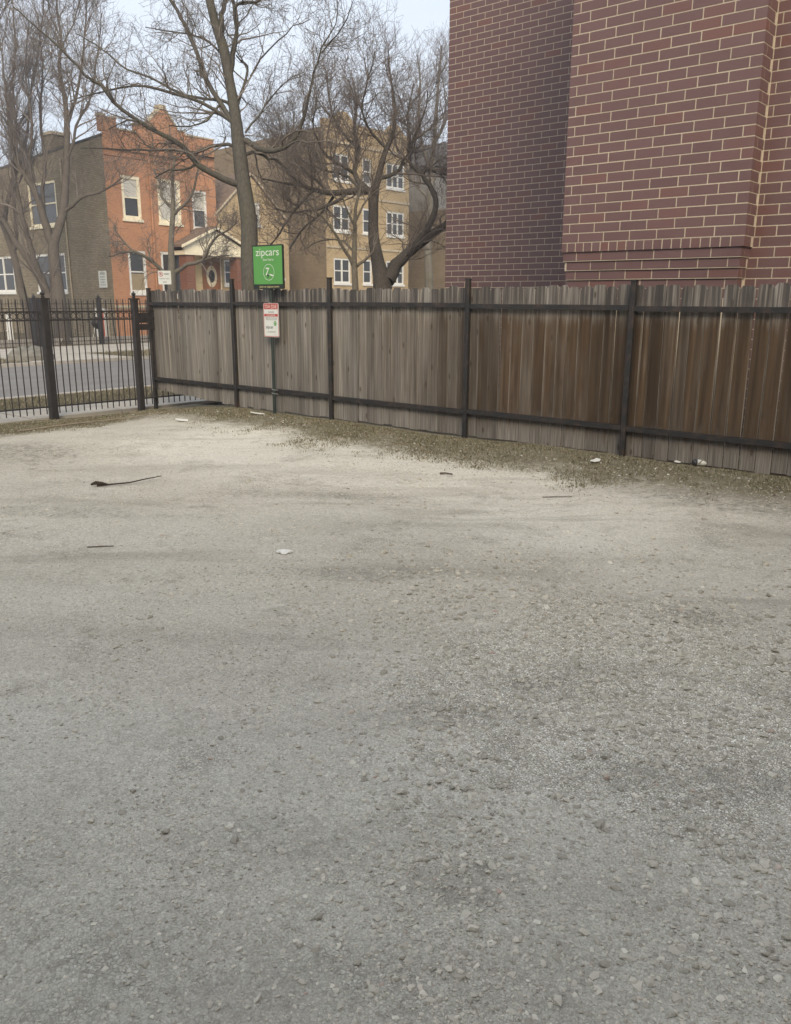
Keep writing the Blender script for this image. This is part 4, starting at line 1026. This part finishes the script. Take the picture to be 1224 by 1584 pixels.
def tree(name, label, zc, limbs, bark_m, twig_m, seed, l1, l2, l3, group=None, base_z=-.15, up=(.2,.12,.1), ang=(.5,1.15), extra=None, wob=(.18,.22,.25), rmin=.0025):
    """limbs: list of (pixel path [(px,py,width px)...], depth drift, starts_at_trunk). First limb is the trunk."""
    r = np.random.default_rng(seed)
    b0 = limbs[0][0][0]; base = unproject(b0[0], b0[1], zc)
    gz = Vector((base.x, base.y, base_z))
    root = bpy.data.objects.new(name, None); COL.objects.link(root); root.location = gz; root['label'] = label; root['category'] = 'tree'
    if group: root['group'] = group
    off = np.array(gz); sk = []
    for li, (path, drift, z_in) in enumerate(limbs):
        n = len(path); P = []; R = []
        acc = [0]
        for a, b in zip(path[:-1], path[1:]): acc.append(acc[-1]+math.hypot(b[0]-a[0], b[1]-a[1]))
        if li:                                                     # a limb leaves the wood that is already there
            best = None
            for Ps, Rs, _ in sk:
                q = Ps+off-np.array([0,0,CAM_H]); zz = q@np.array(fw); ux = 612+1290*(q@np.array(RT))/zz; uy = 792-1290*(q@np.array(UP))/zz
                e = np.hypot(ux-path[0][0], uy-path[0][1]); i = int(e.argmin())
                if best is None or e[i] < best[0]: best = (e[i], zz[i])
            z_in = best[1]-zc
        for (px, py, w), s in zip(path, acc):
            zz = zc+z_in+drift*(s/(acc[-1]+1e-6))
            P.append(np.array(unproject(px, py, zz))-off); R.append(w*.5*zz/1290)
        if li == 0:
            foot = np.array([P[0][0]+.02, P[0][1], -.25]); fl = np.array([P[0][0], P[0][1], .30])
            if P[0][2] > .8: P = [foot, fl]+P; R = [R[0]*1.55, R[0]*1.18]+R
            else: P = [foot]+P; R = [R[0]*1.35]+R
        Ps, Rs = smooth_path(P, R, .22)
        if li: Ps[1:-1] += r.normal(0, .012, Ps[1:-1].shape)
        X, F = tubes(Ps[None], Rs[None], 10 if li == 0 else 7)
        np_mesh('trunk' if li == 0 else 'branch', X, F, bark_m, root, None, True)
        sk.append((Ps, Rs, li))
    if extra:
        for (Ps, Rs) in extra(r, sk): 
            X, F = tubes(Ps[None], Rs[None], 6); np_mesh('branch', X, F, bark_m, root, None, True); sk.append((Ps, Rs, 9))
    A, AR = [], []
    for Ps, Rs, li in sk:
        Lg = np.linalg.norm(np.diff(Ps, axis=0), axis=1).sum()
        p_, r_ = resamp(Ps, Rs, 24); c_, cr = sprout(p_[None], r_[None], int(max(2, Lg*l1[0]*(.45 if li == 0 else 1))), l1[1], ang, r, 9, up[0], wob[0], (.5 if li == 0 else .12), rmin=rmin); A.append(c_); AR.append(cr)
    A = np.concatenate(A); AR = np.concatenate(AR)
    B, BR = sprout(A, AR, l2[0], l2[1], ang, r, 7, up[1], wob[1], rmin=rmin)
    C, CR_ = sprout(B, BR, l3[0], l3[1], ang, r, 5, up[2], wob[2], rmin=rmin*.8) if l3[0] else (np.zeros((0,5,3)), np.zeros((0,5)))
    Vs, Fs, o = [], [], 0
    for P, R, sd_ in ((A, AR, 5), (B, BR, 3), (C, CR_, 3)):
        if len(P) == 0: continue
        X, F = tubes(P, R, sd_); Vs.append(X); Fs.append(F+o); o += len(X)
    np_mesh('twigs', np.concatenate(Vs), np.concatenate(Fs), twig_m, root, 'stuff', True)
    return root
def leaders(n, h, spread):
    """extra upright limbs above the frame so the crown is whole"""
    def f(r, sk):
        Ps, Rs, _ = sk[0]; out = []
        for k in range(n):
            i = int(len(Ps)*r.uniform(.72, .98)); i = min(i, len(Ps)-1); p = Ps[i].copy(); a = r.uniform(0, 6.283); d = np.array([math.cos(a)*spread, math.sin(a)*spread, 1.0]); d /= np.linalg.norm(d)
            pts = [p.copy()]; L = r.uniform(.6, 1)*h
            for j in range(10): d = d+r.normal(0, .10, 3); d[2] += .05; d /= np.linalg.norm(d); pts.append(pts[-1]+d*L/10)
            R0 = min(Rs[i]*.6, .10); out.append((np.array(pts), np.linspace(R0, .012, 11)))
        return out
    return f

# the tree behind the green sign
tree('bare_tree', 'tall bare tree with thick olive-grey trunk just behind the green sign', 17, [
    ([(388,450,28),(386,400,27),(385,340,25),(376,280,23),(370,230,21),(363,170,17),(355,124,15),(346,75,16),(336,45,14),(328,15,13),(318,-30,12),(312,-90,9),(308,-160,5)], .4, 0),
    ([(378,287,11),(346,277,10),(304,253,9),(284,225,8),(248,206,7),(209,183,6),(176,157,5.5),(157,131,5),(131,114,4.5),(108,88,4),(75,59,3),(42,29,2.4),(20,10,2)], -1.4, 0),
    ([(369,229,6),(353,224,5.5),(327,225,5),(304,235,4.5),(274,232,4),(229,232,3),(183,230,2.2),(124,229,1.5)], 1.2, 0),
    ([(364,196,7),(353,183,6),(327,167,5.5),(294,152,5),(248,140,4.5),(209,134,3.5),(163,140,2.6),(108,157,1.6)], -.8, 0),
    ([(360,190,8),(340,157,8),(320,124,7),(304,82,6.5),(288,42,6),(265,0,5),(250,-40,4),(238,-100,2.5)], .9, 0),
    ([(361,170,5),(351,158,5),(327,153,4.5),(287,147,4),(229,118,3.4),(196,108,3),(157,75,2.4),(118,52,1.6)], 1.8, 0),
    ([(358,112,6),(363,85,5.5),(366,49,5),(363,16,4.5),(372,5,4),(395,2,3.2),(418,-8,2.2)], -1.0, 0),
    ([(343,50,9),(345,25,8),(346,0,7),(350,-50,6),(360,-120,4)], -.5, 0),
    ([(373,215,9),(392,225,8.5),(410,233,8),(441,228,7),(459,209,6),(471,178,5),(483,124,3.6),(490,100,3),(498,76,2.6),(519,36,1.8),(522,0,1.3)], -1.6, 0),
    ([(376,244,6),(385,237,5.5),(401,237,5),(415,246,4),(429,248,2.5),(445,262,1.6)], .8, 0),
    ([(367,165,5),(374,145,4.5),(380,121,4),(383,103,3.6),(372,94,3),(366,86,2.4)], .6, 0),
    ([(354,110,6),(362,70,5),(368,39,4.5),(362,0,4),(360,-40,3)], 1.3, 0),
    ([(498,82,2.6),(512,64,2.2),(528,48,1.8),(543,10,1.3),(550,-15,1)], -1.6, -1.6),
    ([(388,118,3.2),(402,92,2.6),(430,62,2.2),(455,42,1.6),(480,30,1.2)], .5, 0),
    ([(380,205,3.5),(400,180,3),(420,150,2.4),(440,128,1.8),(470,112,1.2)], 1.0, 0),
    ([(347,90,4),(330,70,3.4),(300,55,2.6),(262,48,2),(225,42,1.4)], 1.2, 0),
    ([(341,160,4),(322,186,3),(296,196,2.4),(262,194,1.7)], -1, 0),
    ([(304,253,4.5),(285,262,3.4),(262,262,2.6),(240,275,1.8)], .4, -.5),
    ([(248,206,3.5),(226,190,2.8),(196,186,2.2),(168,200,1.4)], .5, -.8)],
    M['bark_main'], M['twig_grey'], 5, (5.0, (.5, 1.7)), (7, (.25, .9)), (4, (.12, .45)), extra=leaders(5, 4.0, .55), wob=(.20,.26,.30), rmin=.0032)
# dark twisting tree behind the fence, right of centre
tree('bare_tree', 'dark spreading bare tree with a twisted limb reaching toward the brick building', 21.5, [
    ([(592,446,30),(585,407,21),(578,365,17),(578,332,16),(578,300,17),(584,280,11),(592,248,9),(598,230,8),(607,212,7),(612,175,5),(606,130,3.5),(600,90,2)], .5, 0),
    ([(577,298,12),(562,295,11),(537,297,10),(509,298,8),(487,293,6.5),(467,287,5),(440,283,3.5),(405,276,2)], -1.5, 0),
    ([(577,302,10),(562,287,10),(548,268,8),(555,230,6),(548,200,5),(552,165,3.5),(545,120,2)], 1.2, 0),
    ([(600,434,24),(620,401,18),(648,379,14),(670,362,12),(690,349,11),(716,338,9),(745,318,6),(770,290,3)], 1.2, 0),
    ([(640,384,11),(659,356,10),(673,329,9),(674,307,8.5),(664,287,8),(654,270,7.5),(659,261,7),(670,264,6.5),(690,268,6),(712,262,4),(735,240,2.5)], .3, .4),
    ([(655,272,6),(637,257,5.5),(635,240,5),(640,215,4),(655,180,2.6),(662,140,1.8)], -.6, .5),
    ([(587,276,7),(612,268,6),(625,250,5),(635,220,4),(630,180,3),(640,130,2)], 1, 0),
    ([(509,298,5),(488,278,4.5),(470,262,4),(452,240,3),(436,205,2.2),(430,170,1.4)], 1.5, -1),
    ([(548,268,6),(520,250,5),(498,232,4),(485,200,3),(490,150,2)], -1.6, .6),
    ([(537,297,6),(515,315,5),(490,322,4),(455,330,3),(425,322,2)], -1, -.5),
    ([(598,230,5),(575,205,4),(560,170,3),(570,120,2.2),(580,80,1.4)], -1.4, .5),
    ([(487,293,5),(468,312,4),(446,340,3),(424,372,2.2),(405,390,1.5)], -.8, 0), ([(520,298,5),(498,330,4),(470,352,3),(448,385,2)], .9, 0), ([(467,287,4),(440,262,3),(418,240,2.2),(398,226,1.5)], .9, 0), ([(562,295,5),(530,270,4),(500,262,3.4),(470,250,2.4),(440,226,1.6)], 1.4, 0),
    ([(555,230,5),(530,205,4),(512,165,3),(505,115,2)], 1.6, .8)],
    M['bark_dark'], M['twig_red'], 11, (6.5, (.7, 2.3)), (9, (.4, 1.3)), (4, (.2, .6)), up=(.28,.22,.2), wob=(.22,.24,.26), rmin=.0034)
# little pale tree in front of it
tree('young_bare_tree', 'young bare tree with pale forked stem above the middle of the fence', 20.0, [
    ([(550,447,10),(548,407,9),(549,362,7),(550,323,5),(556,300,3.4),(562,270,2)], .2, 0),
    ([(547,412,6),(531,384,5),(509,348,3.6),(488,325,2.4),(470,315,1.5)], -.8, 0),
    ([(552,412,5),(562,404,4.5),(577,388,3),(585,360,2)], .8, 0),
    ([(549,345,4),(562,318,3),(575,300,2.2),(590,292,1.4)], .5, 0), ([(549,350,4),(536,325,3),(530,300,2),(524,280,1.4)], -.4, 0), ([(548,390,4),(530,372,3),(500,372,2.2),(474,384,1.4)], .5, 0)],
    M['bark_pale'], M['twig_grey'], 13, (5, (.4, 1.1)), (4, (.2, .6)), (2, (.12, .3)), up=(.3,.2,.1), rmin=.0036)
# small tree in front of the orange house
tree('young_bare_tree', 'young bare street tree in front of the orange brick house', 29.5, [
    ([(266,440,13),(266,421,12),(265,374,8.5),(268,323,7.5),(267,282,5),(270,250,3),(262,222,2)], .3, 0),
    ([(268,331,6),(276,325,5),(297,303,4),(305,266,3),(312,240,1.8)], -.8, 0), ([(267,322,5),(252,307,4.4),(248,285,3.4),(238,262,2)], .8, 0),
    ([(263,424,7),(252,420,6.5),(232,401,5.5),(207,389,4.5),(185,392,3.4),(168,397,2)], -1.2, 0), ([(270,422,7),(290,410,6.2),(313,403,5),(330,372,4),(354,356,2.6),(370,340,1.5)], -1, 0),
    ([(207,389,3.2),(190,372,2.6),(175,352,1.8)], 0, -1.0), ([(313,403,3.5),(330,398,2.6),(355,395,1.8)], 0, -.8)],
    M['bark_pale'], M['twig_grey'], 17, (6.5, (.6, 1.7)), (8, (.3, .9)), (4, (.15, .45)), up=(.1,.06,.05), wob=(.26,.3,.3), rmin=.0045)
# the pair on the left edge
tree('bare_tree', 'forked bare tree with brown trunk at the left behind the iron fences', 33, [
    ([(98,530,26),(92,474,22),(86,420,18),(83,380,16),(89,359,13),(98,325,13),(102,272,11),(104,203,9),(101,157,7),(92,108,5),(95,60,4),(88,10,3),(92,-60,2)], .5, 0),
    ([(83,384,13),(70,346,12),(59,308,10),(42,276,8),(25,248,6),(15,200,4.5),(8,130,3),(0,60,2)], -1.2, 0),
    ([(86,478,15),(79,469,14),(64,431,13),(47,406,11),(23,372,9),(8,345,7),(-15,310,5)], 1.2, 0),
    ([(66,436,10),(55,408,9),(42,363,8),(32,321,7),(23,268,6),(26,210,4.5),(20,140,3.2),(26,60,2)], -.5, .6),
    ([(97,330,6),(127,306,5),(159,295,3.5),(190,275,2)], -.8, .1),
    ([(101,200,6),(112,170,5),(122,130,4),(130,70,3),(135,0,2)], .6, .2), ([(70,346,7),(66,300,6),(70,250,5),(62,180,4),(66,110,3),(58,20,2)], 1, -.3),
    ([(101,250,5),(112,225,4.5),(118,195,4),(140,150,3),(150,90,2.2),(158,20,1.5)], -1, .3), ([(59,308,6),(46,255,5),(50,190,4),(40,120,3),(44,40,2)], -1, -.6)],
    M['bark_left'], M['twig_red'], 23, (3.0, (1.0, 3.0)), (8, (.5, 1.7)), (5, (.3, 1.0)), up=(.32,.28,.22), ang=(.45,1.1), extra=leaders(4, 5, .4), wob=(.16,.20,.24), rmin=.0044)
tree('bare_tree', 'leaning bare tree at the left edge beside the white tank', 35, [
    ([(46,522,13),(41,480,12),(32,442,12),(21,393,10),(6,350,9),(-10,300,8),(-20,220,6),(-22,120,4),(-30,20,2.5)], .5, 0),
    ([(21,393,8),(26,350,7),(20,300,6),(22,230,5),(15,160,4),(24,80,3),(18,-10,2)], -1, 0),
    ([(6,350,7),(16,290,6),(40,220,4.5),(48,140,3.4),(62,60,2.4),(70,-20,1.6)], 1, .2)],
    M['bark_left'], M['twig_red'], 29, (2.6, (1.0, 3.0)), (6, (.5, 1.7)), (4, (.3, 1.0)), up=(.32,.28,.22), ang=(.45,1.1), extra=leaders(3, 5, .4), wob=(.16,.20,.24), rmin=.0046)
# behind, between the flats and the brick building
tree('bare_tree', 'pale bare tree rising behind the flats next to the brick building', 46, [
    ([(664,440,13),(662,380,12),(665,320,11),(668,270,9),(672,220,7),(676,160,5),(680,110,3.4),(684,70,2)], .5, 0),
    ([(668,270,6),(655,230,5),(648,180,4),(650,120,2.6),(645,85,1.6)], -1, 0), ([(672,225,5),(688,190,4),(700,150,3),(705,100,2)], 1, 0), ([(666,310,5),(640,280,4),(615,230,3),(605,170,2)], 1, 0)],
    M['bark_pale'], M['twig_red'], 31, (3.5, (1.2, 3.2)), (6, (.6, 1.8)), (4, (.4, 1.1)), up=(.45,.3,.3), wob=(.14,.18,.2), rmin=.006)

# ------------------------------------------------------------------ small things lying on the lot
def on_lot(x, y):
    s, d = x*HD.x+y*HD.y, x*ND.x+y*ND.y
    return Vector((x, y, float(ground_h(s, d))))
M['dark_stick'] = plain('dark_stick', (.060,.046,.036), .9, .1, .3, 8); M['twig_litter'] = plain('dry_twig', (.11,.085,.065), .9, .1, .3, 8); M['pale_stick'] = plain('pale_stick', (.26,.22,.16), .9, .1, .2, 8)
def stick(pts, r0, r1, m, label, name='stick', blob=False):
    P = [on_lot(x, y)+Vector((0,0,h)) for x, y, h in pts]; base = P[0].copy(); b = MB(); k = len(P)
    b.tube([p-base for p in P], [r0+(r1-r0)*i/(k-1) for i in range(k)], 7)
    if blob: b.tube([Vector((-.05,-.01,.012)), Vector((-.01,.01,.025)), Vector((.05,.0,.022)), Vector((.09,.02,.012))], [.008,.018,.015,.005], 7)
    o = b.build(name, m, None, None, base); tag(o, label, 'stick'); return o
stick([(-2.69,7.33,.012),(-2.55,7.36,.02),(-2.42,7.42,.018),(-2.30,7.50,.03),(-2.18,7.60,.035)], .009, .004, M['dark_stick'], 'dark crooked stick with a thick end on the pale gravel at left', blob=True)
stick([(1.27,7.02,.004),(1.38,7.01,.007),(1.52,7.00,.004)], .004, .003, M['twig_litter'], 'thin dark twig lying flat on the gravel below the fence')
stick([(-2.1,5.45,.004),(-2.0,5.46,.007),(-1.93,5.475,.004)], .004, .003, M['twig_litter'], 'small brown twig on the gravel left of the white litter')
stick([(-5.05,11.05,.02),(-4.5,11.55,.03),(-3.9,12.1,.03),(-3.4,12.55,.02)], .012, .008, M['pale_stick'], 'long pale stalk lying in the weeds in front of the iron fence')
stick([(.43,7.93,.012),(.48,7.91,.02),(.55,7.90,.012)], .010, .006, M['twig_litter'], 'short dark stick on the gravel in the middle of the lot')
stick([(2.95,8.02,.02),(3.05,8.06,.10),(3.28,8.00,.17)], .006, .004, M['pale_stick'], 'pale stick leaning up against the fence beside the bottle')
# crumpled paper
b = MB(); N = 14
for i in range(3):
    for k in range(N):
        a = 2*math.pi*k/N; r = [.037,.031,.010][i]*(1+.28*math.sin(3*a+i)+.15*math.sin(7*a)); b.v.append((r*1.35*math.cos(a), r*.8*math.sin(a), [.0,.012,.020][i]+.004*math.sin(5*a+i)))
for i in range(2):
    for k in range(N): b.f.append((i*N+k, i*N+(k+1)%N, (i+1)*N+(k+1)%N, (i+1)*N+k))
b.f.append(tuple(2*N+k for k in range(N)))
pp = b.build('litter', M['white_paint'], None, None, on_lot(-.73, 5.25)+Vector((0,0,.006))); tag(pp, 'crumpled scrap of white paper in the middle of the gravel', 'litter')
for k, (x, y, lab, w) in enumerate([(-2.95,11.45,'torn white wrapper in the weeds near the left end of the fence',.09),(-1.95,11.75,'flattened pale scrap beside the foot of the sign pole',.11),(2.02,8.28,'pale scrap of paper below the right fence post',.06),(2.83,8.22,'small white scrap next to the bottle',.05)]):
    b = MB(); pts = [(-w,-.02),(0,-.04),(w,-.015),(w*.8,.03),(0,.022),(-w*.9,.035)]; b.prism(pts, 'z', 0, .008); b.v = [(p_[0], p_[1], p_[2]+.012*math.sin(40*p_[0])) for p_ in b.v]
    o = b.build('litter', M['white_paint'], None, None, on_lot(x, y)+Vector((0,0,.025)), (.1,.1,.4*k)); tag(o, lab, 'litter')
bt = thing('bottle', 'small white plastic bottle with dark base lying by the fence at right', 'bottle', 0, 0, 0, math.radians(-12)); bt.location = on_lot(3.02, 8.06)+Vector((0,0,.036))
def lying(prof, m, name):
    b = MB().lathe(prof, 14); b.v = [(p_[2], p_[0], p_[1]) for p_ in b.v]; b.smooth = True; return b.build(name, m, bt)
lying([(.026,-.095),(.030,-.088),(.030,-.055)], M['print_dark'], 'base'); lying([(.0305,-.055),(.0305,.03)], M['sign_white'], 'label_band'); lying([(.030,.0301),(.028,.042),(.014,.058),(.013,.066)], M['print_dark'], 'shoulder'); lying([(.016,.0661),(.016,.088),(.014,.09)], M['white_paint'], 'cap')

# ------------------------------------------------------------------ thin late-winter haze over the whole place
hz = NT('haze'); hz.t.nodes.remove(hz.b)
pv = hz.node('ShaderNodeVolumePrincipled'); pv.inputs['Color'].default_value = (.93,.95,1,1); pv.inputs['Density'].default_value = .0022; pv.inputs['Anisotropy'].default_value = .3
hz.t.links.new(pv.outputs[0], hz.out.inputs['Volume'])
MB().box(-520, 520, -520, 520, -1.4, 24).build('haze', hz.m, None, 'stuff', (0,0,0), (0,0,PSI))
